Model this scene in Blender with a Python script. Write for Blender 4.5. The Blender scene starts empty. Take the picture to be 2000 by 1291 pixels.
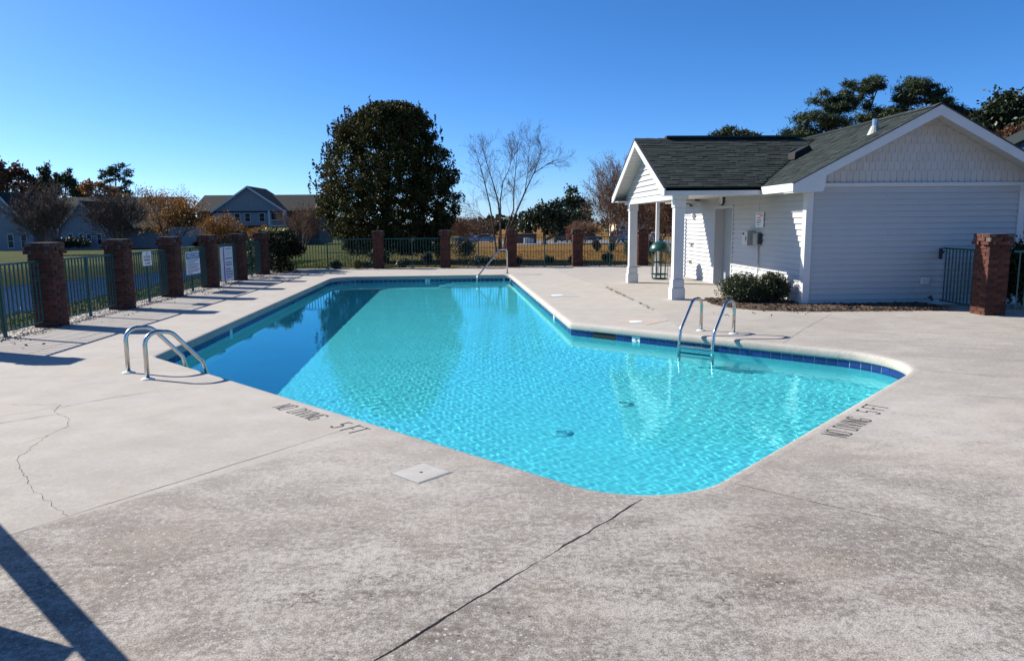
import bpy, bmesh, math, random
import numpy as np
from mathutils import Vector, Matrix
from mathutils.geometry import tessellate_polygon

SC = bpy.context.scene
COL = SC.collection
rnd = random.Random(7)
R = math.radians

# ------------------------------------------------------------------ camera
F_PX, YAW, PITCH, ROLL, EYE = 1433.0, 0.0511, 0.1461, -0.0088, 1.744
_cy, _sy, _cp, _sp = math.cos(YAW), math.sin(YAW), math.cos(PITCH), math.sin(PITCH)
_fwd = Vector((_sy*_cp, _cy*_cp, -_sp)); _rt = Vector((_cy, -_sy, 0)); _up = _rt.cross(_fwd)
_r2 = math.cos(ROLL)*_rt + math.sin(ROLL)*_up
_u2 = -math.sin(ROLL)*_rt + math.cos(ROLL)*_up
cam_d = bpy.data.cameras.new('camera'); cam = bpy.data.objects.new('camera', cam_d); COL.objects.link(cam)
cam_d.sensor_width = 36.0; cam_d.lens = 36.0*F_PX/2000.0; cam_d.clip_start = .05; cam_d.clip_end = 3000
m4 = Matrix((_r2, _u2, -_fwd)).transposed().to_4x4(); m4.translation = Vector((0, 0, EYE)); cam.matrix_world = m4
SC.camera = cam

# ------------------------------------------------------------------ sky and sun
SUN_TO = Vector((-1.0, 0.47, 0.70)).normalized()
world = bpy.data.worlds.new('World'); SC.world = world; world.use_nodes = True
wn = world.node_tree
sky = wn.nodes.new('ShaderNodeTexSky'); sky.sky_type = 'NISHITA'; sky.sun_disc = False
sky.sun_elevation = math.asin(SUN_TO.z); sky.sun_rotation = math.atan2(SUN_TO.x, SUN_TO.y)
sky.altitude = 0; sky.air_density = 0.6; sky.dust_density = 0.4; sky.ozone_density = 8.0
hs_ = wn.nodes.new('ShaderNodeHueSaturation'); hs_.inputs['Saturation'].default_value = 1.12
wn.links.new(sky.outputs[0], hs_.inputs['Color']); wn.links.new(hs_.outputs[0], wn.nodes['Background'].inputs[0])
wn.nodes['Background'].inputs[1].default_value = 0.106
sun_d = bpy.data.lights.new('sun', 'SUN'); sun_d.energy = 5.0; sun_d.angle = R(.5); sun_d.color = (1, .945, .86)
sun_o = bpy.data.objects.new('sun', sun_d); COL.objects.link(sun_o)
sun_o.rotation_euler = SUN_TO.to_track_quat('Z', 'Y').to_euler()
sun_d.cycles.is_caustics_light = True
SC.view_settings.view_transform = 'Standard'; SC.view_settings.look = 'None'
SC.view_settings.gamma = 1; SC.view_settings.use_curve_mapping = False
SC.view_settings.exposure = 0.8
SC.render.engine = 'CYCLES'

# ------------------------------------------------------------------ measuring helpers (photo pixel -> place in the world)
def ray(px, py): return _fwd*F_PX + _r2*(px-1000) - _u2*(py-645.5)
CAM = Vector((0, 0, EYE))
def onY(px, py, Y): d = ray(px, py); return CAM + d*(Y/d.y)
def onZ(px, py, z=0.0): d = ray(px, py); return CAM + d*((z-EYE)/d.z)
def lawn_z(y): return -0.06 - 0.0165*min(max(y-32, 0), 110)
def onG(px, py):
    z = -0.06
    for _ in range(40):
        p = onZ(px, py, z); z = z*.5 + .5*lawn_z(p.y)
    return Vector((p.x, p.y, lawn_z(p.y)))

# ------------------------------------------------------------------ materials
def nd(nt, t, ins=None, **props):
    n = nt.nodes.new(t)
    for k, v in props.items(): setattr(n, k, v)
    for k, v in (ins or {}).items():
        s = n.inputs[k]
        if isinstance(v, bpy.types.NodeSocket): nt.links.new(v, s)
        else: s.default_value = v
    return n
def c4(c): return (c[0], c[1], c[2], 1)
def ramp(nt, fac, stops):
    n = nt.nodes.new('ShaderNodeValToRGB'); nt.links.new(fac, n.inputs[0]); e = n.color_ramp.elements
    while len(e) < len(stops): e.new(.5)
    for el, (p, c) in zip(e, stops):
        el.position = p; el.color = c4(c) if not isinstance(c, (int, float)) else (c, c, c, 1)
    return n.outputs[0]
def mixc(nt, f, a, b, blend='MIX'):
    n = nt.nodes.new('ShaderNodeMix'); n.data_type = 'RGBA'; n.blend_type = blend
    for i, v in ((0, f), (6, a), (7, b)):
        if isinstance(v, bpy.types.NodeSocket): nt.links.new(v, n.inputs[i])
        else: n.inputs[i].default_value = v if i == 0 else c4(v)
    return n.outputs[2]
def mth(nt, op, a, b=0.0, clamp=False):
    n = nt.nodes.new('ShaderNodeMath'); n.operation = op; n.use_clamp = clamp
    for i, v in ((0, a), (1, b)):
        if isinstance(v, bpy.types.NodeSocket): nt.links.new(v, n.inputs[i])
        else: n.inputs[i].default_value = v
    return n.outputs[0]
def noise(nt, vec, scale, detail=3, rough=.55):
    n = nd(nt, 'ShaderNodeTexNoise', {'Scale': scale, 'Detail': detail, 'Roughness': rough})
    if vec is not None: nt.links.new(vec, n.inputs['Vector'])
    return n.outputs[0]
def base_mat(name):
    m = bpy.data.materials.new(name); m.use_nodes = True
    nt = m.node_tree; return m, nt, nt.nodes['Principled BSDF']
def pm(name, col, rough=.6, var=.15, scale=6, col2=None, bump=0, bscale=60, metal=0, spec=.5, rand=0, island=0, stretch=None, dirt=0):
    """procedural paint / wood / metal: base colour varied by noise, optional per-piece variation, fine relief"""
    m, nt, bs = base_mat(name)
    tc = nd(nt, 'ShaderNodeTexCoord')
    vec = tc.outputs['Object']
    if stretch:
        vec = nd(nt, 'ShaderNodeMapping', {0: vec, 'Scale': stretch}).outputs[0]
    n1 = noise(nt, vec, scale, 4)
    c2 = col2 or tuple(x*(1-var) for x in col); c1 = tuple(min(1, x*(1+var*.6)) for x in col)
    c = ramp(nt, n1, [(.3, c2), (.7, c1)])
    if rand or island:
        v = None
        if rand: v = nd(nt, 'ShaderNodeObjectInfo').outputs['Random']
        if island:
            g = nd(nt, 'ShaderNodeNewGeometry').outputs['Random Per Island']
            v = g if v is None else mth(nt, 'FRACT', mth(nt, 'ADD', v, g))
        a = max(rand, island)
        k = nd(nt, 'ShaderNodeMapRange', {0: v, 3: 1-a, 4: 1+a}).outputs[0]
        hs = nd(nt, 'ShaderNodeHueSaturation', {'Value': k, 'Color': c}); c = hs.outputs[0]
    if dirt:
        n2 = noise(nt, vec, scale*.35, 5)
        c = mixc(nt, ramp(nt, n2, [(.5, 0.0), (.75, dirt)]), c, tuple(x*.45 for x in col))
    nt.links.new(c, bs.inputs['Base Color'])
    bs.inputs['Roughness'].default_value = rough; bs.inputs['Metallic'].default_value = metal
    bs.inputs['Specular IOR Level'].default_value = spec
    if bump:
        b = nd(nt, 'ShaderNodeBump', {'Strength': bump, 'Distance': .01, 'Height': noise(nt, vec, bscale, 4)})
        nt.links.new(b.outputs[0], bs.inputs['Normal'])
    return m
def leaf_mat(name, cols, rough=.45, spec=.5, trans=.25):
    """leaf colour picked per leaf from a ramp"""
    m, nt, bs = base_mat(name)
    g = nd(nt, 'ShaderNodeNewGeometry')
    big = noise(nt, g.outputs['Position'], .9, 2)
    v = mth(nt, 'ADD', mth(nt, 'MULTIPLY', g.outputs['Random Per Island'], .75), mth(nt, 'MULTIPLY', mth(nt, 'SUBTRACT', big, .35), .8), True)
    c = ramp(nt, v, [(i/(len(cols)-1), k) for i, k in enumerate(cols)])
    nt.links.new(c, bs.inputs['Base Color']); bs.inputs['Roughness'].default_value = rough
    bs.inputs['Specular IOR Level'].default_value = spec
    tr = nd(nt, 'ShaderNodeBsdfTranslucent', {0: c})
    mx = nd(nt, 'ShaderNodeMixShader', {0: trans, 1: bs.outputs[0], 2: tr.outputs[0]})
    nt.links.new(mx.outputs[0], nt.nodes['Material Output'].inputs[0])
    return m

M = {}
M['white'] = pm('white_vinyl', (.48, .475, .46), .45, .03, 2, dirt=.08)
M['trim'] = pm('white_trim_paint', (.58, .58, .57), .4, .04, 4, dirt=.06)
M['soffit'] = pm('soffit_vinyl', (.50, .495, .475), .5, .05, 5)
M['scale'] = pm('scale_shingle_vinyl', (.47, .46, .445), .5, .05, 5, rand=.04)
M['frame'] = pm('pale_grey_frame_paint', (.42, .43, .44), .4, .05, 4)
M['door'] = pm('grey_door_paint', (.30, .33, .35), .4, .05, 4)
M['shingle'] = pm('asphalt_shingle', (.025, .034, .030), .9, .35, 40, bump=.5, bscale=220, rand=.38, island=.38, spec=.25)
M['ridge'] = pm('ridge_shingle', (.045, .055, .052), .9, .3, 40, bump=.4, bscale=220, island=.2, spec=.2)
M['edge'] = pm('drip_edge', (.03, .03, .035), .6, .1)
M['brick'] = pm('red_brick', (.092, .031, .020), .85, .35, 14, col2=(.045, .018, .013), bump=.5, bscale=90, rand=.33, island=.33, spec=.25)
M['mortar'] = pm('mortar', (.115, .10, .092), .95, .25, 30, bump=.5, bscale=150, spec=.2)
M['fence'] = pm('teal_fence_paint', (.005, .064, .062), .4, .2, 8, rand=.1)
M['steel'] = pm('stainless_rail', (.52, .51, .48), .24, .18, 9, metal=1)
M['escut'] = pm('pale_escutcheon', (.62, .68, .64), .4, .1, 20)
M['tile'] = pm('navy_pool_tile', (.016, .034, .155), .16, .25, 18, rand=.22, bump=.05, bscale=40)
M['white_tile'] = pm('white_tile', (.78, .8, .8), .2, .05, 20)
M['grout'] = pm('pale_grout', (.62, .66, .64), .8, .15, 20)
M['black'] = pm('black_plastic', (.012, .012, .014), .45, .2, 10)
M['void'] = pm('near_black', (.006, .007, .009), .8, .2, 10)  # near-black; on openings it stands for the shade inside
M['ink'] = pm('black_paint', (.04, .04, .043), .7, .3, 40)
M['green_can'] = pm('dark_green_powder_coat', (.006, .055, .042), .35, .2, 10)
M['dome'] = pm('green_plastic_dome', (.005, .055, .048), .35, .15, 4)
M['grey_box'] = pm('grey_enclosure', (.30, .31, .29), .45, .08, 5)
M['light_grey'] = pm('pale_grey_plastic', (.55, .56, .55), .4, .08, 6)
M['sign_white'] = pm('sign_white', (.72, .73, .76), .4, .04, 6)
M['sign_blue'] = pm('sign_blue', (.03, .17, .34), .4, .06, 6)
M['print_navy'] = pm('print_navy', (.02, .04, .16), .6, .1, 20)
M['print_red'] = pm('print_red', (.55, .02, .03), .6, .1, 20)
M['print_purple'] = pm('print_purple', (.26, .10, .32), .6, .2, 9)
M['print_maroon'] = pm('print_maroon', (.20, .02, .05), .6, .1, 20)
M['print_white'] = pm('print_white', (.75, .8, .85), .5, .05, 10)
M['bark'] = pm('bark', (.085, .062, .045), .95, .35, 12, bump=.6, bscale=40, spec=.2)
M['birch'] = pm('birch_bark', (.105, .072, .055), .9, .45, 9, col2=(.035, .026, .022), bump=.5, bscale=40, spec=.2)
M['crape'] = pm('crape_bark', (.25, .16, .105), .9, .35, 6, col2=(.12, .075, .05), spec=.2)
M['crape_dark'] = pm('grey_twig_bark', (.115, .085, .068), .9, .35, 6, spec=.2)
M['lf_pear'] = leaf_mat('pear_leaves', [(.016, .024, .008), (.026, .036, .010), (.042, .05, .012), (.075, .062, .016), (.10, .042, .014)], .62, .14, .16)
M['lf_pine'] = leaf_mat('pine_needles', [(.020, .036, .014), (.034, .055, .02), (.05, .07, .026)], .6, .3, .15)
M['lf_oak'] = leaf_mat('evergreen_leaves', [(.012, .022, .009), (.022, .036, .012), (.04, .055, .018)], .5, .4, .12)
M['lf_autumn'] = leaf_mat('autumn_leaves', [(.10, .045, .016), (.21, .085, .022), (.30, .15, .03), (.14, .09, .03)], .6, .3, .3)
M['lf_yellow'] = leaf_mat('yellow_leaves', [(.16, .10, .02), (.34, .22, .03), (.22, .19, .04)], .6, .3, .3)
M['lf_russet'] = leaf_mat('russet_leaves', [(.055, .03, .02), (.11, .05, .03), (.15, .07, .035), (.05, .05, .025)], .6, .3, .25)
M['lf_shrub'] = leaf_mat('shrub_leaves', [(.022, .036, .012), (.04, .062, .018), (.065, .088, .025)], .45, .4, .15)
M['lf_bush'] = leaf_mat('porch_shrub_leaves', [(.012, .02, .008), (.024, .036, .012), (.04, .052, .016), (.075, .08, .022)], .4, .5, .12)
M['lf_vine'] = leaf_mat('vine_leaves', [(.008, .014, .006), (.014, .022, .008), (.026, .036, .012)], .65, .15, .08)
M['lf_lime'] = leaf_mat('yellow_green_leaves', [(.10, .12, .03), (.2, .21, .06), (.27, .25, .08)], .5, .4, .25)
M['lf_turf'] = leaf_mat('green_turf', [(.016, .032, .005), (.035, .055, .008), (.07, .09, .016)], .9, .1, .2)
M['lf_straw'] = leaf_mat('dry_turf', [(.06, .035, .01), (.13, .075, .02), (.22, .13, .04), (.06, .06, .012)], .9, .1, .2)
M['lf_seed'] = leaf_mat('seed_heads', [(.06, .04, .03), (.12, .08, .05), (.09, .06, .045)], .8, .2, .1)
M['roof_far'] = pm('far_roof_shingle', (.024, .027, .025), .9, .3, 4, spec=.2, bump=.3, bscale=30)
M['wall_far'] = pm('far_white_siding', (.22, .225, .24), .6, .08, 2)
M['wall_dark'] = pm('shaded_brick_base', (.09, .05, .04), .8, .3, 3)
M['cream'] = pm('cream_siding', (.62, .55, .38), .6, .08, 2)
M['glass_far'] = pm('dark_window_glass', (.02, .024, .03), .12, .2, 3)
M['rubber'] = pm('tyre_rubber', (.02, .02, .02), .8, .2)
M['rim'] = pm('wheel_rim', (.4, .4, .42), .3, .1, metal=.8)
M['lamp_red'] = pm('tail_lamp', (.35, .01, .01), .2, .1)
M['lamp_clear'] = pm('head_lamp', (.8, .8, .8), .1, .1)
M['asphalt'] = pm('worn_asphalt', (.15, .15, .155), .9, .2, .4, bump=.2, bscale=20)
M['mulch'] = pm('wood_mulch', (.13, .095, .07), .95, .5, 30, col2=(.05, .033, .025), island=.4, bump=.6, bscale=60, spec=.2)
M['gravel'] = pm('pea_gravel', (.21, .185, .16), .9, .3, 20, island=.4, spec=.3)
M['orange'] = pm('safety_orange', (.8, .12, .05), .6, .1)
M['timber'] = pm('weathered_timber', (.22, .16, .11), .85, .3, 5, stretch=(1, 1, 12))
M['tan_patch'] = pm('tan_concrete_patch', (.46, .38, .31), .85, .12, 12, bump=.2, bscale=80)
M['pale_patch'] = pm('grey_concrete_patch', (.40, .37, .34), .85, .12, 12, bump=.2, bscale=80)
M['lid'] = pm('cream_plastic_lid', (.46, .435, .38), .6, .14, 7, dirt=.35)
M['plaster'] = pm('pool_plaster', (.64, .69, .71), .7, .06, 1.4)

def deck_material():
    m, nt, bs = base_mat('weathered_concrete')
    P = nd(nt, 'ShaderNodeNewGeometry').outputs['Position']
    sx = nd(nt, 'ShaderNodeSeparateXYZ', {0: P})
    near = nd(nt, 'ShaderNodeMapRange', {0: sx.outputs[1], 1: 7.2, 2: 3.4, 3: 0, 4: 1}, clamp=True).outputs[0]
    right = nd(nt, 'ShaderNodeMapRange', {0: sx.outputs[0], 1: 2.0, 2: 6.5, 3: 0, 4: .45}, clamp=True).outputs[0]
    nn = mth(nt, 'MAXIMUM', near, mth(nt, 'MULTIPLY', right, nd(nt, 'ShaderNodeMapRange', {0: sx.outputs[1], 1: 15, 2: 10, 3: .25, 4: 1}, clamp=True).outputs[0]))
    # the pour beyond the joint left of the pool is smoother than the worn foreground pour
    sl = mth(nt, 'SUBTRACT', mth(nt, 'MULTIPLY', mth(nt, 'ADD', sx.outputs[0], .84), .744), mth(nt, 'MULTIPLY', mth(nt, 'SUBTRACT', sx.outputs[1], 6.18), .668))
    nn = mth(nt, 'MULTIPLY', nn, nd(nt, 'ShaderNodeMapRange', {0: sl, 1: -.01, 2: .01, 3: .30, 4: 1}, clamp=True).outputs[0])
    big = noise(nt, P, .62, 9, .68)
    mid = noise(nt, P, 2.6, 6, .62)
    st = nd(nt, 'ShaderNodeMapping', {0: P, 'Rotation': (0, 0, R(38)), 'Scale': (1.2, 2.6, 1)}).outputs[0]
    streak = noise(nt, st, 2.2, 8, .72)
    grit = noise(nt, P, 52, 5, .75)
    fine = noise(nt, P, 26, 5, .7)
    c = ramp(nt, mid, [(.25, (.380, .345, .300)), (.75, (.466, .43, .378))])
    # grey weathering and brown growth, broken up by the grain of the surface
    brk = mth(nt, 'ADD', mth(nt, 'MULTIPLY', fine, .34), mth(nt, 'MULTIPLY', grit, .22))
    f1 = ramp(nt, mth(nt, 'ADD', mth(nt, 'ADD', mth(nt, 'MULTIPLY', big, .34), mth(nt, 'MULTIPLY', streak, .22)), brk), [(.505, 0.0), (.60, 1.0)])
    c = mixc(nt, mth(nt, 'MULTIPLY', f1, mth(nt, 'ADD', mth(nt, 'MULTIPLY', nn, .74), .10)), c, (.155, .130, .108))
    f2 = ramp(nt, mth(nt, 'ADD', mth(nt, 'MULTIPLY', noise(nt, st, 1.1, 8, .72), .62), mth(nt, 'MULTIPLY', brk, .7)), [(.575, 0.0), (.67, 1.0)])
    c = mixc(nt, mth(nt, 'MULTIPLY', f2, mth(nt, 'ADD', mth(nt, 'MULTIPLY', nn, .8), .05)), c, (.075, .056, .044))
    warm = ramp(nt, noise(nt, P, .9, 4, .6), [(.5, 0.0), (.75, .35)])
    c = mixc(nt, warm, c, (.42, .345, .26))
    # exposed aggregate: light and dark grains where the surface has worn
    worn = mth(nt, 'MULTIPLY', ramp(nt, mth(nt, 'ADD', mth(nt, 'MULTIPLY', big, .5), mth(nt, 'MULTIPLY', fine, .5)), [(.42, .35), (.6, 1.0)]), mth(nt, 'ADD', mth(nt, 'MULTIPLY', nn, .9), .10))
    g = ramp(nt, grit, [(.28, .25), (.46, .85), (.58, 1.05), (.72, 1.75)])
    c = mixc(nt, worn, c, mixc(nt, 1.0, c, g, 'MULTIPLY'))
    pp = ramp(nt, noise(nt, P, 130, 3, .7), [(.36, .55), (.5, 1.0), (.66, 1.35)])
    c = mixc(nt, nn, c, mixc(nt, 1.0, c, pp, 'MULTIPLY'))
    sp = ramp(nt, noise(nt, st, 9, 5, .75), [(.635, 0.0), (.70, .85)])
    c = mixc(nt, mth(nt, 'MULTIPLY', sp, mth(nt, 'ADD', mth(nt, 'MULTIPLY', nn, .85), .12)), c, (.085, .068, .056))
    for sc_, th, sel, col_, am in ((34, .26, .62, (.60, .57, .53), .75), (22, .20, .80, (.045, .036, .03), .9), (70, .3, .7, (.06, .05, .045), .6)):
        vo = nd(nt, 'ShaderNodeTexVoronoi', {'Vector': P, 'Scale': sc_}, feature='F1')
        cs = nd(nt, 'ShaderNodeSeparateColor', {0: vo.outputs['Color']}).outputs[0]
        on = mth(nt, 'MULTIPLY', mth(nt, 'LESS_THAN', vo.outputs['Distance'], mth(nt, 'MULTIPLY', cs, th)), mth(nt, 'GREATER_THAN', cs, sel))
        on = mth(nt, 'MULTIPLY', on, mth(nt, 'MULTIPLY', ramp(nt, mth(nt, 'ADD', mth(nt, 'MULTIPLY', big, .6), mth(nt, 'MULTIPLY', streak, .4)), [(.44, 0.0), (.56, 1.0)]), mth(nt, 'MULTIPLY', nn, am)))
        c = mixc(nt, on, c, col_)
    k_ = nd(nt, 'ShaderNodeMapRange', {0: nd(nt, 'ShaderNodeObjectInfo').outputs['Random'], 3: .955, 4: 1.04}).outputs[0]
    c = nd(nt, 'ShaderNodeHueSaturation', {'Value': k_, 'Color': c}).outputs[0]
    nt.links.new(c, bs.inputs['Base Color']); bs.inputs['Roughness'].default_value = .92
    bs.inputs['Specular IOR Level'].default_value = .25
    h = mth(nt, 'ADD', mth(nt, 'MULTIPLY', grit, .5), mth(nt, 'MULTIPLY', fine, .7))
    b = nd(nt, 'ShaderNodeBump', {'Strength': mth(nt, 'ADD', mth(nt, 'MULTIPLY', nn, .45), .2), 'Distance': .006, 'Height': h})
    nt.links.new(b.outputs[0], bs.inputs['Normal'])
    return m
M['deck'] = deck_material()
def coping_material():
    m, nt, bs = base_mat('rough_coping_concrete')
    P = nd(nt, 'ShaderNodeNewGeometry').outputs['Position']
    c = ramp(nt, noise(nt, P, 5, 5), [(.3, (.49, .43, .36)), (.7, (.59, .525, .45))])
    d = ramp(nt, noise(nt, P, 28, 5, .7), [(.55, 0.0), (.72, .55)])
    c = mixc(nt, d, c, (.22, .205, .175))
    nt.links.new(c, bs.inputs['Base Color']); bs.inputs['Roughness'].default_value = .9
    b = nd(nt, 'ShaderNodeBump', {'Strength': .6, 'Distance': .01, 'Height': noise(nt, P, 70, 5, .7)})
    nt.links.new(b.outputs[0], bs.inputs['Normal'])
    return m
M['coping'] = coping_material()
def lawn_material():
    m, nt, bs = base_mat('late_autumn_lawn')
    P = nd(nt, 'ShaderNodeNewGeometry').outputs['Position']
    sx = nd(nt, 'ShaderNodeSeparateXYZ', {0: P})
    dry = nd(nt, 'ShaderNodeMapRange', {0: sx.outputs[0], 1: -8.0, 2: 3.0, 3: .0, 4: .85}, clamp=True).outputs[0]
    n = noise(nt, P, .5, 6, .65); n2 = noise(nt, P, 9, 6, .75)
    f = mth(nt, 'ADD', dry, mth(nt, 'MULTIPLY', mth(nt, 'SUBTRACT', n, .5), 2.0), True)
    g = ramp(nt, n2, [(.3, (.016, .030, .004)), (.7, (.062, .084, .011))])
    t = ramp(nt, n2, [(.3, (.13, .058, .010)), (.7, (.30, .15, .03))])
    c = mixc(nt, f, g, t)
    nt.links.new(c, bs.inputs['Base Color']); bs.inputs['Roughness'].default_value = .95
    bs.inputs['Specular IOR Level'].default_value = .1
    b = nd(nt, 'ShaderNodeBump', {'Strength': 1.0, 'Distance': .08, 'Height': noise(nt, P, 14, 6, .8)})
    nt.links.new(b.outputs[0], bs.inputs['Normal'])
    return m
M['lawn'] = lawn_material()
def water_material(name, tint, rough, transp=True, bump=0):
    m = bpy.data.materials.new(name); m.use_nodes = True; nt = m.node_tree; nt.nodes.clear()
    out = nd(nt, 'ShaderNodeOutputMaterial')
    fr = nd(nt, 'ShaderNodeFresnel', {'IOR': 1.33})
    gl = nd(nt, 'ShaderNodeBsdfGlossy', {'Roughness': rough, 'Color': (.24, .27, .32, 1)})  # dark gloss colour dims the pond's reflection of the sky
    if transp:
        g = nd(nt, 'ShaderNodeBsdfGlass', {'Color': c4(tint), 'Roughness': 0, 'IOR': 1.33}); nt.links.new(g.outputs[0], out.inputs[0]); return m
    else: tr = nd(nt, 'ShaderNodeBsdfDiffuse', {'Color': c4(tint)})
    if bump:
        P = nd(nt, 'ShaderNodeNewGeometry').outputs['Position']
        b = nd(nt, 'ShaderNodeBump', {'Strength': bump, 'Distance': .12, 'Height': noise(nt, P, 4.5, 4)})
        nt.links.new(b.outputs[0], gl.inputs['Normal']); nt.links.new(b.outputs[0], fr.inputs['Normal'])
    mx = nd(nt, 'ShaderNodeMixShader', {0: fr.outputs[0], 1: tr.outputs[0], 2: gl.outputs[0]})
    nt.links.new(mx.outputs[0], out.inputs[0])
    return m
M['water'] = water_material('pool_water', (.38, .945, .985), 0.0)
M['pond'] = water_material('murky_dimmed_pond', (.008, .012, .012), 0.08, False, 1.0)

# ------------------------------------------------------------------ building helpers
WORLD = {}
def tag(o, label=None, cat=None, group=None, kind=None):
    if label: o['label'] = label
    if cat: o['category'] = cat
    if group: o['group'] = group
    if kind: o['kind'] = kind
    return o
def thing(name, label, cat, loc=(0, 0, 0), rotz=0.0, group=None, local=False):
    o = bpy.data.objects.new(name, None); COL.objects.link(o); o.empty_display_size = .2
    o.location = loc; o.rotation_euler = (0, 0, rotz)
    WORLD[o] = Vector((0, 0, 0)) if local else Vector(loc)
    return tag(o, label, cat, group)
def link_mesh(name, me, mat, parent=None, smooth=False):
    if mat is not None and not me.materials: me.materials.append(mat)
    if smooth: me.polygons.foreach_set('use_smooth', [True]*len(me.polygons))
    o = bpy.data.objects.new(name, me); COL.objects.link(o)
    if parent is not None:
        o.parent = parent; WORLD[o] = WORLD[parent]
    return o
class B:
    def __init__(s): s.v = []; s.f = []
    def add(s, vs, fs):
        o = len(s.v); s.v += [tuple(v) for v in vs]; s.f += [tuple(i+o for i in f) for f in fs]; return s
    def box(s, x0, y0, z0, x1, y1, z1):
        return s.add([(x0,y0,z0),(x1,y0,z0),(x1,y1,z0),(x0,y1,z0),(x0,y0,z1),(x1,y0,z1),(x1,y1,z1),(x0,y1,z1)],
                     [(3,2,1,0),(4,5,6,7),(0,1,5,4),(1,2,6,5),(2,3,7,6),(3,0,4,7)])
    def bar(s, p, q, w, h, up=(0, 0, 1)):
        p = Vector(p); q = Vector(q); d = (q-p).normalized(); a = d.cross(Vector(up))
        if a.length < 1e-5: a = d.cross(Vector((1, 0, 0)))
        a.normalize(); b = a.cross(d); a *= w/2; b *= h/2
        vs = [p-a-b, p+a-b, p+a+b, p-a+b, q-a-b, q+a-b, q+a+b, q-a+b]
        return s.add(vs, [(3,2,1,0),(4,5,6,7),(0,1,5,4),(1,2,6,5),(2,3,7,6),(3,0,4,7)])
    def tube(s, path, r, n=8, cap=True):
        P = [Vector(p) for p in path]; k = len(P)
        rs = r if isinstance(r, (list, tuple)) else [r]*k
        vs = []; ref = None
        for i in range(k):
            d = (P[min(i+1, k-1)]-P[max(i-1, 0)])
            if d.length < 1e-9: d = Vector((0, 0, 1))
            d.normalize()
            if ref is None: ref = d.orthogonal().normalized()
            a = (ref - d*ref.dot(d))
            if a.length < 1e-6: a = d.orthogonal()
            a.normalize(); ref = a; b = d.cross(a)
            for j in range(n):
                t = 2*math.pi*j/n; vs.append(P[i] + (a*math.cos(t)+b*math.sin(t))*rs[i])
        fs = [(i*n+j, i*n+(j+1) % n, (i+1)*n+(j+1) % n, (i+1)*n+j) for i in range(k-1) for j in range(n)]
        if cap: fs += [tuple(range(n-1, -1, -1)), tuple((k-1)*n+j for j in range(n))]
        return s.add(vs, fs)
    def prism(s, poly, axis, a, bb):
        """poly of 2-D points extruded along axis ('x','y','z') from a to bb"""
        def pt(u, w, t): return {'x': (t, u, w), 'y': (u, t, w), 'z': (u, w, t)}[axis]
        n = len(poly)
        vs = [pt(u, w, a) for u, w in poly] + [pt(u, w, bb) for u, w in poly]
        fs = [tuple(range(n-1, -1, -1)), tuple(range(n, 2*n))] + [(i, (i+1) % n, n+(i+1) % n, n+i) for i in range(n)]
        return s.add(vs, fs)
    def lathe(s, prof, n=16, c=(0, 0, 0)):
        vs = []; k = len(prof)
        for r, z in prof:
            for j in range(n):
                t = 2*math.pi*j/n; vs.append((c[0]+r*math.cos(t), c[1]+r*math.sin(t), c[2]+z))
        fs = [(i*n+j, i*n+(j+1) % n, (i+1)*n+(j+1) % n, (i+1)*n+j) for i in range(k-1) for j in range(n)]
        fs += [tuple(range(n-1, -1, -1)), tuple((k-1)*n+j for j in range(n))]
        return s.add(vs, fs)
    def loft(s, secs):
        n = len(secs[0]); vs = [p for q in secs for p in q]; k = len(secs)
        fs = [(i*n+j, i*n+(j+1) % n, (i+1)*n+(j+1) % n, (i+1)*n+j) for i in range(k-1) for j in range(n)]
        fs += [tuple(range(n-1, -1, -1)), tuple((k-1)*n+j for j in range(n))]
        return s.add(vs, fs)
    def mesh(s, name, mat, org=(0, 0, 0)):
        me = bpy.data.meshes.new(name); o = Vector(org)
        me.from_pydata([tuple(Vector(v)-o) for v in s.v], [], s.f)
        bm = bmesh.new(); bm.from_mesh(me); bmesh.ops.recalc_face_normals(bm, faces=bm.faces); bm.to_mesh(me); bm.free()
        me.materials.append(mat); return me
    def build(s, name, mat, parent=None, smooth=False, bevel=0, org=None):
        o_ = WORLD[parent] if parent is not None else Vector(org or (0, 0, 0))
        o = link_mesh(name, s.mesh(name, mat, o_), None, parent, smooth)
        if parent is None: o.location = o_; WORLD[o] = Vector(o_)
        if bevel:
            md = o.modifiers.new('bevel', 'BEVEL'); md.width = bevel; md.segments = 2; md.limit_method = 'ANGLE'
        return o
def piece(name, me, parent, loc, rot=(0, 0, 0), scale=(1, 1, 1)):
    """one more of a shared mesh, as a part of parent; loc in world axes of parent's frame"""
    o = bpy.data.objects.new(name, me); COL.objects.link(o); o.parent = parent
    o.location = Vector(loc)-WORLD[parent]; o.rotation_euler = rot; o.scale = scale; WORLD[o] = WORLD[parent]
    return o
def np_mesh(name, V, Fq, mat):
    me = bpy.data.meshes.new(name); n = len(V); m_, k = Fq.shape
    me.vertices.add(n); me.vertices.foreach_set('co', np.asarray(V, np.float32).ravel())
    me.loops.add(m_*k); me.loops.foreach_set('vertex_index', np.asarray(Fq, np.int32).ravel())
    me.polygons.add(m_); me.polygons.foreach_set('loop_start', np.arange(0, m_*k, k, dtype=np.int32))
    me.polygons.foreach_set('loop_total', np.full(m_, k, np.int32))
    me.update(calc_edges=True); me.validate(); me.materials.append(mat); return me
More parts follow.
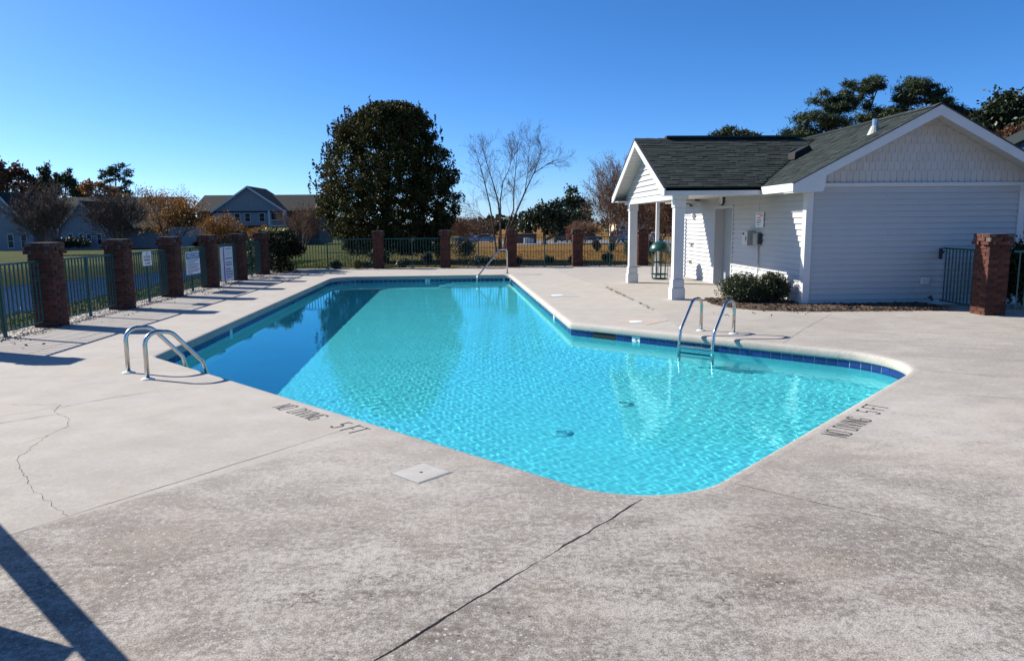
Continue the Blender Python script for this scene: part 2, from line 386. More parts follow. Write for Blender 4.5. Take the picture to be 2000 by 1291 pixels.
def leaves_np(points, size, rng, flat=0.0, aspect=.55):
    n = len(points); a = rng.normal(size=(n, 3)); a[:, 2] *= (1-flat); a /= np.linalg.norm(a, axis=1)[:, None]
    b = np.cross(a, rng.normal(size=(n, 3))); b /= np.linalg.norm(b, axis=1)[:, None]+1e-9
    s = size*rng.uniform(.6, 1.3, (n, 1))
    c = np.asarray(points)
    V = np.stack([c-a*s, c+b*s*aspect, c+a*s, c-b*s*aspect], 1).reshape(-1, 3)
    return V, np.arange(4*n).reshape(n, 4)
def foliage(name, clumps, size, mat, parent, rng, flat=0.0, aspect=.55, soft=False):
    """clumps: (centre, (rx,ry,rz), n) in world; leaves fill each clump, denser near its shell"""
    pts = []
    for c, r, n in clumps:
        u = rng.normal(size=(n, 3)); u /= np.linalg.norm(u, axis=1)[:, None]
        if soft: pts.append(np.asarray(c)+rng.normal(size=(n, 3))*np.asarray(r)*.55)
        else: pts.append(np.asarray(c)+u*(rng.uniform(0, 1, (n, 1))**.5)*np.asarray(r))
    P = np.concatenate(pts)
    V, Fq = leaves_np(P, size, rng, flat, aspect)
    V = V - np.asarray(WORLD[parent])
    return link_mesh(name, np_mesh(name, V, Fq, mat), None, parent)
def text_mesh(txt, size, mat, extrude=.001, thin=0.0, space=1.0):
    cu = bpy.data.curves.new('lettering', 'FONT'); cu.body = txt; cu.size = size; cu.extrude = extrude
    cu.offset = thin; cu.space_character = space; cu.align_x = 'CENTER'; cu.align_y = 'CENTER'
    o = bpy.data.objects.new('lettering', cu); COL.objects.link(o)
    dg = bpy.context.evaluated_depsgraph_get(); me = bpy.data.meshes.new_from_object(o.evaluated_get(dg))
    bpy.data.objects.remove(o); me.materials.clear(); me.materials.append(mat); me.name = 'lettering'
    return me
def place(o, origin, xdir, ydir):
    x = Vector(xdir).normalized(); y = Vector(ydir); y = (y-x*y.dot(x)).normalized(); z = x.cross(y)
    mm = Matrix((x, y, z)).transposed().to_4x4(); mm.translation = Vector(origin); o.matrix_local = mm
def text_on(txt, size, mat, parent, at, xdir, ydir, sx=1.0, name='lettering'):
    st_ = name == 'painted_lettering'
    o = link_mesh(name, text_mesh(txt, size, mat, .001, 0, 1.1 if st_ else 1), None, parent)
    place(o, Vector(at)-WORLD[parent], xdir, ydir); o.scale = (sx, 1, 1); return o

# ------------------------------------------------------------------ pool outline (plan), counter-clockwise
def fillet(pts, rad, seg=.09):
    out = []; n = len(pts)
    for i in range(n):
        a, b, c = Vector(pts[i-1]), Vector(pts[i]), Vector(pts[(i+1) % n]); r = rad[i]
        u = (a-b).normalized(); w = (c-b).normalized(); ang = u.angle(w)
        t = r/math.tan(ang/2); p = b+u*t; q = b+w*t
        cen = b+(u+w).normalized()*(r/math.sin(ang/2))
        a0 = math.atan2(p.y-cen.y, p.x-cen.x); a1 = math.atan2(q.y-cen.y, q.x-cen.x)
        d = (a1-a0+math.pi) % (2*math.pi)-math.pi; k = max(3, int(abs(d)*r/seg)+2)
        for j in range(k+1):
            t_ = a0+d*j/k; out.append((cen.x+r*math.cos(t_), cen.y+r*math.sin(t_)))
    return out
CORNERS = [(-4.30, 9.98), (1.135, 4.205), (5.69, 8.76), (1.66, 12.68), (1.20, 24.93), (-4.63, 24.75)]
RADII = [.22, .70, 1.10, .15, .22, .85]
OUT = fillet(CORNERS, RADII)
def offset(poly, d):
    n = len(poly); res = []
    for i in range(n):
        a, b, c = (Vector(poly[i-1]), Vector(poly[i]), Vector(poly[(i+1) % n]))
        u = (b-a).normalized(); w = (c-b).normalized()
        n1 = Vector((u.y, -u.x)); n2 = Vector((w.y, -w.x)); m_ = (n1+n2)
        m_ = m_/max(m_.length_squared, 1e-6)*2 if m_.length > .3 else n1
        res.append(tuple(b+m_*d))
    return res          # positive d moves away from the water
def inside(px, py, poly):
    px = np.asarray(px); py = np.asarray(py); r = np.zeros(px.shape, bool); n = len(poly)
    for i in range(n):
        x0, y0 = poly[i]; x1, y1 = poly[(i+1) % n]
        if y0 == y1: continue
        k = ((y0 > py) != (y1 > py)) & (px < (x1-x0)*(py-y0)/(y1-y0)+x0); r ^= k
    return r
def sweep(poly, prof):
    b = B(); n = len(poly); rings = [[(x, y, z) for x, y in offset(poly, d)] for d, z in prof]
    b.v = [p for ring in rings for p in ring]
    b.f = [(i*n+j, i*n+(j+1) % n, (i+1)*n+(j+1) % n, (i+1)*n+j) for i in range(len(prof)-1) for j in range(n)]
    return b

WATER_Z, FLOOR_Z = -0.215, -1.42
pool = thing('swimming_pool', 'bright blue outdoor swimming pool with angled near end and pale concrete rim', 'swimming pool', (0, 12, 0))
cop = sweep(OUT, [(.115, .0005), (.06, .0005), (.028, -.006), (.008, -.022), (0, -.045), (0, -.105), (.012, -.122), (.045, -.126)]).build('coping', M['deck'], pool, smooth=True)
sweep(OUT, [(.040, -.120), (.040, -.300)]).build('grout_band', M['grout'], pool)
shell = B()
ringA = [(x, y, -.300) for x, y in offset(OUT, .045)]; ringA2 = [(x, y, FLOOR_Z+.18) for x, y in offset(OUT, .045)]
ringB = [(x, y, FLOOR_Z+.05) for x, y in offset(OUT, -.01)]; ringC = [(x, y, FLOOR_Z) for x, y in offset(OUT, -.12)]
n = len(OUT)
shell.v = ringA+ringA2+ringB+ringC
shell.f = [(i*n+j, i*n+(j+1) % n, (i+1)*n+(j+1) % n, (i+1)*n+j) for i in range(3) for j in range(n)]
sh = shell.build('pool_wall', M['plaster'], pool, smooth=True)
tris = tessellate_polygon([[Vector((x, y, 0)) for x, y, z in ringC]])
fl = B().add(ringC, [tuple(t) for t in tris]).build('pool_floor', M['plaster'], pool)
st = []
for k, (x0, y0, zt) in enumerate([(-.75, 24.42, -.42), (-.95, 24.12, -.70), (-1.15, 23.82, -.98)]):
    s_ = B().box(x0, y0, FLOOR_Z+.01, 1.185, 24.90-.002*k, zt).build('step', M['plaster'], pool, bevel=.02); st.append(s_)
for o in [sh, fl]+st: o.cycles.is_caustics_receiver = True
# tile course along the sides that can be seen: one object per tile
tile_me = B().box(-.0735, -.004, -.0735, .0735, .004, .0735).mesh('tile', M['tile'])
wtile_me = B().box(-.0735, -.005, -.0735, .0735, .005, .0735).mesh('depth_tile', M['white_tile'])
path = offset(OUT, .038)
seg = [(Vector(path[i]), Vector(path[(i+1) % len(path)])) for i in range(len(path))]
arc = []
for a, b in seg: arc.append((a, b, (b-a).length))
total = sum(a[2] for a in arc); PITCHT = total/round(total/.155)
def along(s):
    for a, b, L in arc:
        if s <= L: return a+(b-a)*(s/L), (b-a).normalized()
        s -= L
    return b, (b-a).normalized()
def near_s(pt):
    best = min(range(int(total/.05)), key=lambda k: (along(k*.05)[0]-Vector(pt)).length); return best*.05
specials = {}
for pt, kind in (((2.62, 11.75), 'five'), ((-1.6, 24.84), 'depth'), ((-4.42, 13.4), 'blank'), ((-4.52, 18.6), 'void'), ((2.13, 12.22), 'skimmer'), ((1.47, 17.0), 'void'), ((1.58, 14.8), 'blank'), ((-.2, 24.88), 'none')):
    specials[int(near_s(pt)/PITCHT)] = kind
skim = [k for k, v in specials.items() if v == 'skimmer'][0]
for k in range(int(round(total/PITCHT))):
    p, t = along((k+.5)*PITCHT)
    # the near rim hides its own tiles from every place the photo could be taken from the deck in front
    if (p.y < 9.4 and p.x < 4.9) or (p.y < 8.3): continue
    rz = math.atan2(t.y, t.x)
    kd = specials.get(k)
    if kd == 'skimmer' or k in (skim-1, skim+1): continue
    if kd == 'void':
        piece('return_shade_panel', B().box(-.06, -.006, -.06, .06, .006, .06).mesh('return_shade_panel', M['void']), pool, (p.x, p.y, -.206), (0, 0, rz)); continue  # dark panel on the band paints the shade of an opening
    if kd in ('five', 'depth', 'blank'):
        o = piece('depth_tile', wtile_me, pool, (p.x, p.y, -.206), (0, 0, rz))
        if kd == 'five': o['label'] = 'white depth tile with a black 5'
        if kd != 'blank':
            tx = link_mesh('lettering', text_mesh('5', .13, M['ink']), None, o); WORLD[tx] = WORLD[o]
            place(tx, (-.015, .0075, 0), (-1, 0, 0), (0, 0, 1))
        continue
    piece('tile', tile_me, pool, (p.x, p.y, -.206), (rnd.uniform(-.01, .01), 0, rz))
p, t = along((skim+.5)*PITCHT)
piece('skimmer_shade_panel', B().box(-.225, -.009, -.075, .225, .009, .075).mesh('skimmer_shade_panel', M['void']), pool, (p.x, p.y, -.203), (0, 0, math.atan2(t.y, t.x)))  # near-black panel painted in for the shade inside the skimmer mouth
for x, y in ((.94, 7.88), (1.85, 8.95)):
    dr = B(); dr.lathe([(.125, 0), (.125, .02), (.09, .045), (.02, .05)], 20, (x, y, FLOOR_Z+.004)); d_ = dr.build('main_drain', M['plaster'], pool, smooth=False); d_.cycles.is_caustics_receiver = True
    g_ = B()
    for k in range(-1, 2): g_.box(x-.05, y+k*.035-.006, FLOOR_Z+.05, x+.06, y+k*.035+.006, FLOOR_Z+.062)
    g_.build('drain_grate', M['grey_box'], d_).cycles.is_caustics_receiver = True

# water surface: real ripples, refracting the sun on to the floor
def make_water():
    xs = np.arange(-4.75, 5.6, .0135); ys = [4.35]
    while ys[-1] < 25.0: ys.append(ys[-1]+.0125+.0009*(ys[-1]-4.35))
    ys = np.array(ys); X, Y = np.meshgrid(xs, ys)
    rng = np.random.default_rng(11); Z = np.zeros_like(X); fade = np.clip(1.25-(Y-4)/26, .35, 1)
    for i in range(60):
        lam = .056*(4.2**rng.uniform(0, 1)); k = 2*math.pi/lam; a = rng.uniform(0, 2*math.pi)
        Z += np.sin(k*(X*math.cos(a)+Y*math.sin(a))+rng.uniform(0, 6.3))*(.0135/k)*math.sqrt(2/60)*(fade if lam < .1 else 1.0)
    big = .75+.35*np.sin(X*.9+1+.6*np.sin(Y*.3))*np.sin(Y*.55+.4)
    calm = np.clip((X+4.9)/3.2, .35, 1.0)
    Z = WATER_Z + Z*big*calm
    idx = np.arange(X.size).reshape(X.shape)
    cx = (X[:-1, :-1]+X[1:, 1:])/2; cyy = (Y[:-1, :-1]+Y[1:, 1:])/2
    keep = inside(cx, cyy, offset(OUT, .06))
    q = np.stack([idx[:-1, :-1], idx[:-1, 1:], idx[1:, 1:], idx[1:, :-1]], -1)[keep]
    used, inv = np.unique(q, return_inverse=True)
    V = np.stack([X.ravel()[used], Y.ravel()[used], Z.ravel()[used]], -1)
    me = np_mesh('pool_water', V, inv.reshape(-1, 4), M['water'])
    o = link_mesh('pool_water', me, None, None, True); tag(o, kind='structure')
    o.cycles.is_caustics_caster = True
    return o
make_water()

# ------------------------------------------------------------------ deck: poured slabs with open joints
X0, X1, Y0, Y1 = -7.95, 14.0, -8.0, 29.25
deck = thing('pool_deck', None, None, (0, 0, 0)); tag(deck, 'weathered pale concrete deck poured in large slabs round the pool', kind='structure')
IN = offset(OUT, .112)
def nearest(pt): return min(range(len(IN)), key=lambda i: (Vector(IN[i])-Vector(pt)).length)
def densify(poly, step=.6):
    out = []
    for i in range(len(poly)):
        a, b = Vector(poly[i]), Vector(poly[(i+1) % len(poly)]); k = max(1, int((b-a).length/step))
        out += [tuple(a+(b-a)*j/k) for j in range(k)]
    return out
IN = densify(IN, .25)
joints = [[(-4.42, 9.95), (-7.95, 9.90)], [(-2.95, 8.42), (-7.95, 3.35)], [(-.95, 6.22), (-2.71, 4.1), (-7.95, -1.95)],
          [(1.02, 4.40), (-.43, 2.76), (-7.95, -5.9)], [(1.80, 4.66), (2.34, 4.06), (2.82, 3.52), (12.9, -8.0)],
          [(5.30, 8.02), (6.3, 7.45), (14.0, 3.7)], [(4.42, 10.25), (5.3, 11.45), (6.3, 12.8), (14.0, 23.4)],
          [(3.40, 11.28), (3.55, 14.0), (3.42, 19.0), (2.95, 26.2), (2.85, 29.25)], [(.2, 25.05), (.2, 29.25)]]
outer = [(X0, Y0), (X1, Y0), (X1, Y1), (X0, Y1)]
def per(pt):
    x, y = pt
    if abs(y-Y0) < 1e-6 and x > X0+1e-6: return x-X0
    if abs(x-X1) < 1e-6: return (X1-X0)+(y-Y0)
    if abs(y-Y1) < 1e-6: return (X1-X0)+(Y1-Y0)+(X1-x)
    return 2*(X1-X0)+(Y1-Y0)+(Y1-y)
PER = 2*(X1-X0)+2*(Y1-Y0); cornerS = [0, X1-X0, X1-X0+Y1-Y0, 2*(X1-X0)+(Y1-Y0)]; cornerP = [(X0, Y0), (X1, Y0), (X1, Y1), (X0, Y1)]
def rough(line, amp, step=.12):
    out = [Vector(line[0])]
    for a, b in zip(line[:-1], line[1:]):
        a, b = Vector(a), Vector(b); k = max(1, min(int((b-a).length/step), 60))
        u = (b-a).normalized(); nrm = Vector((-u.y, u.x))
        for j in range(1, k+1): out.append(a+(b-a)*j/k+nrm*(rnd.uniform(-amp, amp) if j < k else 0))
    return out
def shift(line, d, vary=False):
    res = []; d0 = d; ph = rnd.uniform(0, 6)
    for i, p in enumerate(line):
        a = line[max(i-1, 0)]; b = line[min(i+1, len(line)-1)]; u = (b-a).normalized()
        if vary: d = d0*max(.12, .62+.5*math.sin(i*.55+ph)*math.sin(i*.21+2*ph)+rnd.uniform(-.3, .3))
        res.append(p+Vector((-u.y, u.x))*d)
    return res
JW = [.003, .004, .0085, .0105, .0085, .006, .006, .007, .004]
jl = []
for j, w in zip(joints, JW):
    i = nearest(j[0]); j = [IN[min(range(len(IN)), key=lambda q: (Vector(IN[q])-Vector(j[0])).length)]]+j[1:]
    jl.append((rough(j, .004 if w < .01 else .0075, .12 if w < .01 else .07), w))
def slab_poly(a, b):
    """between joint a and the next joint b, going counter-clockwise round the pool"""
    (la, wa), (lb, wb) = jl[a], jl[b]
    A = shift(la, wa*rnd.uniform(.8, 1.1), True); Bq = shift(lb, -wb*rnd.uniform(.8, 1.1), True)
    ia = min(range(len(IN)), key=lambda q: (Vector(IN[q])-la[0]).length); ib = min(range(len(IN)), key=lambda q: (Vector(IN[q])-lb[0]).length)
    inner = []; k = ia
    k = (ia+1) % len(IN)
    while k != ib: inner.append(Vector(IN[k])); k = (k+1) % len(IN)
    sa, sb = per(la[-1]), per(lb[-1])
    cs = []
    span = (sb-sa) % PER
    for s_, c_ in zip(cornerS, cornerP):
        if 0 < (s_-sa) % PER < span: cs.append(((s_-sa) % PER, Vector(c_)))
    cs = [c for _, c in sorted(cs, key=lambda q: q[0])]
    # inner edge runs with the water on its left, so the slab is walked: joint b outwards reversed
    return list(reversed(A)) + inner + Bq + list(reversed(cs))
def slab(poly, zt=0.0, zb=-.10):
    P3 = [Vector((p[0], p[1], zt)) for p in poly]; tr = tessellate_polygon([P3]); k = len(P3)
    b = B(); b.v = [tuple(p) for p in P3]+[(p.x, p.y, zb) for p in P3]
    b.f = [tuple(t) for t in tr]+[(i, (i+1) % k, k+(i+1) % k, k+i) for i in range(k)]
    return b
def clip_x(poly, x, keep_less):
    out = []; k = len(poly)
    for i in range(k):
        a, b = Vector(poly[i]), Vector(poly[(i+1) % k]); ia = (a.x < x) == keep_less; ib = (b.x < x) == keep_less
        if ia: out.append(a)
        if ia != ib: t = (x-a.x)/(b.x-a.x); out.append(a+(b-a)*t)
    return out
NJ = len(jl)
order = list(range(NJ))
for a in order:
    poly = slab_poly(a, (a+1) % NJ)
    if min(p[0] for p in poly) < -6.3:
        parts = [clip_x(poly, -6.188, True), clip_x(poly, -6.178, False)]
    else: parts = [poly]
    for q in parts:
        if len(q) > 2: slab(q).build('slab', M['deck'], deck)
base_in = offset(OUT, .06); bi = [Vector((x, y, -.07)) for x, y in base_in]
bo = [Vector((x, y, -.07)) for x, y in ((X0, Y0), (X1, Y0), (X1, Y1), (X0, Y1))]
tr = tessellate_polygon([bo, list(reversed(bi))])
B().add(bo+list(reversed(bi)), [tuple(t) for t in tr]).build('joint_bed', M['void'], deck)
def crack(pts, w, amp=.012):
    L = rough([Vector(p) for p in pts], amp, .05); b = B(); vs = []
    for i, p in enumerate(L):
        a = L[max(i-1, 0)]; c = L[min(i+1, len(L)-1)]; u = (c-a).normalized(); nn = Vector((-u.y, u.x))*w*rnd.uniform(.25, 1.0)
        vs += [(p.x+nn.x, p.y+nn.y, .0015), (p.x-nn.x, p.y-nn.y, .0015)]
    b.add(vs, [(2*i, 2*i+1, 2*i+3, 2*i+2) for i in range(len(L)-1)]); return b.build('crack', M['void'], deck)
crack([(-4.6, 7.35), (-4.1, 7.3), (-4.0, 7.0), (-3.72, 6.72), (-3.6, 6.5), (-3.62, 6.2), (-3.5, 5.6), (-3.3, 5.3), (-3.0, 4.9), (-2.5, 4.4)], .0025, .016)
crack([(-3.6, 6.2), (-3.75, 5.9), (-3.8, 5.55)], .0015, .008)
crack([(2.9, 3.4), (3.6, 3.1), (4.6, 2.2)], .002, .01)
crack([(-4.1, 7.12), (-3.72, 7.55), (-3.15, 7.95)], .003, .006)
crack([(-4.75, 6.25), (-4.3, 6.6), (-3.9, 6.95)], .004, .006)
crack([(4.9, 6.9), (5.6, 6.55), (6.6, 6.3)], .004)
crack([(2.1, 27.5), (1.7, 26.2)], .003)
# lettering stencilled on the rim: each letter drawn with strokes, as with a stencil
GL = {'N': [[(0, 0), (0, 1), (.62, 0), (.62, 1)]], 'O': [[(.12, 0), (0, .14), (0, .86), (.12, 1), (.5, 1), (.62, .86), (.62, .14), (.5, 0), (.12, 0)]],
      'D': [[(0, 0), (0, 1), (.42, 1), (.62, .84), (.62, .16), (.42, 0), (0, 0)]], 'I': [[(.05, 0), (.05, 1)]], 'V': [[(0, 1), (.31, 0), (.62, 1)]],
      'G': [[(.62, .84), (.5, 1), (.12, 1), (0, .86), (0, .14), (.12, 0), (.5, 0), (.62, .14), (.62, .46), (.36, .46)]],
      '5': [[(.6, 1), (.05, 1), (.05, .56), (.46, .58), (.62, .44), (.62, .16), (.48, 0), (.14, 0), (0, .12)]], 'F': [[(0, 0), (0, 1), (.58, 1)], [(0, .52), (.44, .52)]], 'T': [[(.31, 0), (.31, 1)], [(0, 1), (.62, 1)]]}
GW = {'I': .10, ' ': .42}
def stencil(words, org, e, u, adv, h, sw_):
    b = B(); x = 0.0
    for ch in words:
        for line in GL.get(ch, []):
            for (x0, y0), (x1, y1) in zip(line[:-1], line[1:]):
                p = Vector(org)+e*(x+x0*adv)+u*(y0*h); q = Vector(org)+e*(x+x1*adv)+u*(y1*h); d = (q-p).normalized(); n_ = Vector((-d.y, d.x))*sw_; d *= sw_*.8
                b.add([(*(p-d-n_), .003), (*(q+d-n_), .003), (*(q+d+n_), .003), (*(p-d+n_), .003)], [(0, 1, 2, 3)])
        x += (GW.get(ch, .62)+.30)*adv
    b.build('painted_lettering', M['ink'], deck)
e = Vector((.685, -.728)); u = Vector((.728, .685))
stencil('NO DIVING', Vector((-1.96, 7.00)), e, u, .102, .19, .0052)
stencil('5 FT', Vector((-1.275, 6.27)), e, u, .102, .19, .0062)
e = Vector((.70, .714)); u = Vector((-.714, .70))
stencil('NO DIVING', Vector((2.98, 5.59)), e, u, .102, .19, .0052)
stencil('5 FT', Vector((3.63, 6.27)), e, u, .102, .19, .0062)
# things let into the deck
def lid(cx, cy, s_, rz, label):
    t = thing('access_cover', label, 'access cover', (cx, cy, 0), rz, 'covers let into the deck', local=True)
    B().box(-s_, -s_, .001, s_, s_, .005).build('cover_plate', M['lid'], t, bevel=.004)
    B().lathe([(.012, .0), (.012, .0062), (.008, .0064)], 10).build('screw_hole_shade', M['void'], t)  # raised dark disc paints the shade down a screw hole
    fr = B()
    for a, b in (((-s_-.012, -s_-.012), (s_+.012, -s_-.002)), ((-s_-.012, s_+.002), (s_+.012, s_+.012)), ((-s_-.012, -s_-.002), (-s_-.002, s_+.002)), ((s_+.002, -s_-.002), (s_+.012, s_+.002))):
        fr.box(a[0], a[1], .0008, b[0], b[1], .003)
    fr.build('cover_frame', M['grey_box'], t)
lid(-.395, 5.01, .145, R(44), 'square cream cover plate in the foreground concrete')
def patch(cx, cy, s_, rz, r, label, mat):
    t = thing('skimmer_patch', label, 'access cover', (cx, cy, 0), rz, 'covers let into the deck', local=True)
    B().box(-s_, -s_, .0008, s_, s_, .004).build('concrete_patch', mat, t)
    B().lathe([(r, .0), (r, .009), (r*.9, .011), (.02, .012)], 24, (-s_*.35, 0, 0)).build('round_lid', M['print_white'], t)
patch(2.12, 17.45, .36, R(0), .15, 'round white lid in a darker square patch near the porch', M['pale_patch'])
patch(2.92, 12.72, .36, R(45), .12, 'round white lid beside the tan concrete patch near the ladder', M['tan_patch'])

# ------------------------------------------------------------------ terrain outside the deck, pond
def pond_d(x, y):
    """signed depth parameter: >0 inside the pond"""
    near = -11.9; far = np.interp(y, [-30, 5, 15, 32, 42, 46], [-29, -29, -24, -19.2, -15.4, -13.2])
    d = np.minimum(near-x, x-far); return np.minimum(d, 45.5-y)
def ground_h(x, y):
    z = -0.06-0.0165*np.clip(y-32, 0, 110)
    d = pond_d(x, y); t = np.clip((d+2.6)/4.2, 0, 1); t = t*t*(3-2*t)
    return z-1.25*t
gx = np.unique(np.concatenate([np.linspace(-900, -120, 14), np.arange(-120, -40, 6), np.arange(-40, -9, .6), np.array([-9, -8.4, -7.9, -7.6]), np.arange(-6, 14, 2.0), np.array([13.9]), np.arange(14, 60, 4), np.linspace(60, 900, 16)]))
gy = np.unique(np.concatenate([np.linspace(-500, -20, 10), np.arange(-20, -7.9, 4), np.array([-7.9]), np.arange(-6, 29, .8), np.array([29.1]), np.arange(29.6, 60, .8), np.arange(62, 146, 4), np.linspace(150, 1800, 24)]))
GX, GY = np.meshgrid(gx, gy); GZ = ground_h(GX, GY)
idx = np.arange(GX.size).reshape(GX.shape); q = np.stack([idx[:-1, :-1], idx[:-1, 1:], idx[1:, 1:], idx[1:, :-1]], -1)
mx = (GX[:-1, :-1]+GX[:-1, 1:])/2; my = (GY[:-1, :-1]+GY[1:, :-1])/2
hole = (mx > -7.6) & (mx < 13.9) & (my > -7.9) & (my < 29.1)
me = np_mesh('lawn', np.stack([GX.ravel(), GY.ravel(), GZ.ravel()], -1), q[~hole], M['lawn'])
tag(link_mesh('lawn', me, None, None, True), kind='structure')
pond = B().add([(-9.6, -30, -.72), (-9.6, 46, -.72), (-32, 46, -.72), (-32, -30, -.72)], [(0, 1, 2, 3)]).build('pond', M['pond']); tag(pond, kind='structure')
def sheet(name, pts, mat, dz=.03):
    b = B(); b.add([(x, y, float(lawn_z(y))+dz) for x, y in pts], [tuple(range(len(pts)))]); return tag(b.build(name, mat), kind='structure')
sheet('parking_lot', [(4, 92), (46, 92), (46, 142), (4, 142)], M['asphalt'])
sheet('road', [(-70, 120), (4, 120), (4, 132), (-70, 132)], M['asphalt'], .035)
# gravel verge under the left fence
def scatter_stones(name, xr, yr, z, n, r, mat, rng):
    V = []; Fq = []
    base = np.array([(1, 0, 0), (0, 1, 0), (-1, 0, 0), (0, -1, 0), (0, 0, 1)], float)
    fc = np.array([(0, 1, 4), (1, 2, 4), (2, 3, 4), (3, 0, 4)])
    for k in range(n):
        s_ = r*rng.uniform(.5, 1.5); a = rng.uniform(0, 6.28); c, sn = math.cos(a), math.sin(a)
        p = base*s_*rng.uniform(.6, 1.2, 3); p = np.stack([p[:, 0]*c-p[:, 1]*sn, p[:, 0]*sn+p[:, 1]*c, p[:, 2]], -1)
        p += np.array([rng.uniform(*xr), rng.uniform(*yr), z]); Fq.append(fc+5*k); V.append(p)
    return tag(link_mesh(name, np_mesh(name, np.concatenate(V), np.concatenate(Fq), mat), None), kind='stuff')
rng0 = np.random.default_rng(5)
scatter_stones('gravel', (-7.95, -7.18), (9.5, 28.3), .0, 7000, .014, M['gravel'], rng0)

# ------------------------------------------------------------------ brick pillars
BL, BW, BH, JT = .190, .092, .057, .010
brick_me = B().box(-BL/2, -BW/2, 0, BL/2, BW/2, BH).mesh('brick', M['brick'])
brick_hd = B().box(-BW/2, -BL/2, 0, BW/2, BL/2, BH).mesh('brick', M['brick'])
def courses(h=1.48):
    n_ = int(round(h/(BH+JT)))
    for c in range(n_):
        up = n_-1-c
        g = {0: .030, 1: .036, 2: .052}.get(up, 0.0)
        yield c*(BH+JT), c % 2, g
def brick_spots(h=1.48):
    a = .5*(.40)-BW/2
    for z, odd, g in courses(h):
        ring = []
        for s_ in (-1, 1):
            for t_ in (-1, 1): ring.append((t_*(.10+g*.5), s_*(a+g), 0))
            ring.append((s_*(a+g), 0, 1))
        for x, y, r in ring:
            if odd: yield (-y, x, z, 1-r)
            else: yield (x, y, z, r)
def pillar(x, y, label, single, h=1.48, z0=0.0):
    t = thing('brick_pillar', label, 'pillar', (x, y, z0), 0, 'brick pillars of the pool fence', local=True)
    core = B(); core.box(-.188, -.188, 0, .188, .188, h-.012)
    zz = [z for z, o_, g in courses(h)]
    core.box(-.215, -.215, zz[-3], .215, .215, h-.013)
    core.build('mortar_core', M['mortar'], t)
    if single:
        for bx, by, bz, r in brick_spots(h):
            piece('brick', brick_me, t, (bx+rnd.uniform(-.003, .003), by+rnd.uniform(-.003, .003), bz), (0, 0, (math.pi/2 if r else 0)+rnd.uniform(-.008, .008)))
    else:
        b = B()
        for bx, by, bz, r in brick_spots(h):
            dx, dy = (BW/2, BL/2) if r else (BL/2, BW/2)
            b.box(bx-dx, by-dy, bz, bx+dx, by+dy, bz+BH)
        tag(b.build('brickwork', M['brick'], t), kind='stuff')
    return t
LP = [-7.48, 2.6448]
LY = [13.30+2.6448*i for i in range(-1, 6)]
plab = ['brick pillar at the near end of the left fence, mostly known by its shadow',
        'largest brick pillar of the left fence, nearest the near pool ladder',
        'brick pillar left of the small white notice on the fence',
        'brick pillar between the small white notice and the blue WELCOME board',
        'brick pillar between the WELCOME board and the tall rules board',
        'brick pillar right of the tall rules board, before the vines',
        'brick pillar beside the vine mass in the fence corner']
for k, y in enumerate(LY): pillar(LP[0], y, plab[k], 0 < k < 5)
FX = [-3.72+2.611*i for i in range(5)]; FY = 29.12
flab = ['brick pillar in front of the large dark pear tree', 'brick pillar at the right edge of the large dark pear tree',
        'brick pillar right behind the far pool handrail', 'brick pillar between the open lawn panel and the big crape myrtle',
        'dark brick pillar seen between the two white porch posts']
for k, x in enumerate(FX): pillar(x, FY, flab[k], False)
pillar(9.42, 12.93, 'brick pillar with sunlit top beside the pool house gable wall', True, 1.48)

# ------------------------------------------------------------------ steel picket fence panels
picket_me = B().box(-.0095, -.0095, .10, .0095, .0095, 1.15).mesh('picket', M['fence'])
def fence(p, q, label, post=True, group='teal picket fence panels', sp=.112):
    p, q = Vector((p[0], p[1], 0)), Vector((q[0], q[1], 0)); L = (q-p).length; a = math.atan2(q.y-p.y, q.x-p.x)
    t = thing('picket_fence', label, 'fence', p, a, group, local=True)
    B().box(0, -.016, 1.135, L, .016, 1.168).build('top_rail', M['fence'], t)
    B().box(0, -.014, .085, L, .014, .112).build('bottom_rail', M['fence'], t)
    k = int(L/sp); s0 = (L-(k-1)*sp)/2
    for i in range(k):
        if post and abs(s0+i*sp-L/2) < .03: continue
        piece('picket', picket_me, t, (s0+i*sp, 0, 0))
    if post:
        B().box(L/2-.022, -.022, .0, L/2+.022, .022, 1.16).build('post', M['fence'], t)
        B().box(L/2-.07, -.06, 0.001, L/2+.07, .06, .012).build('base_plate', M['fence'], t)
    return t
flabels = ['teal picket fence panel cut by the left picture edge, pond behind it', 'teal picket fence panel between the two nearest whole pillars, pond behind',
           'teal picket fence panel carrying the small white notice', 'teal picket fence panel carrying the blue WELCOME board',
           'teal picket fence panel carrying the tall rules board', 'teal picket fence panel half covered with green vines', ]
for k in range(6): fence((LP[0], LY[k]+.2), (LP[0], LY[k+1]-.2), flabels[k])
fence((LP[0], LY[6]+.2), (LP[0], 29.0), 'short dark fence panel running into the vine mass')
flab2 = ['long fence panel between the vine corner and the pear tree pillar', 'fence panel under the large dark pear tree crown', 'fence panel in front of the rounded hedge, behind the pool handrail',
         'fence panel in front of the open tan lawn', 'fence panel in front of the big crape myrtle', 'fence panel seen beyond the porch, behind the green litter bin']
fence((-7.48, FY), (FX[0]-.2, FY), flab2[0])
for k in range(4): fence((FX[k]+.2, FY), (FX[k+1]-.2, FY), flab2[k+1])
fence((FX[4]+.2, FY), (9.2, FY), flab2[5])
fence((9.50, 14.44), (9.44, 13.14), 'dark picket panel between gable wall and the brick pillar', False)
fence((9.66, 12.70), (10.95, 11.35), 'sunlit turquoise picket gate right of the brick pillar', False)

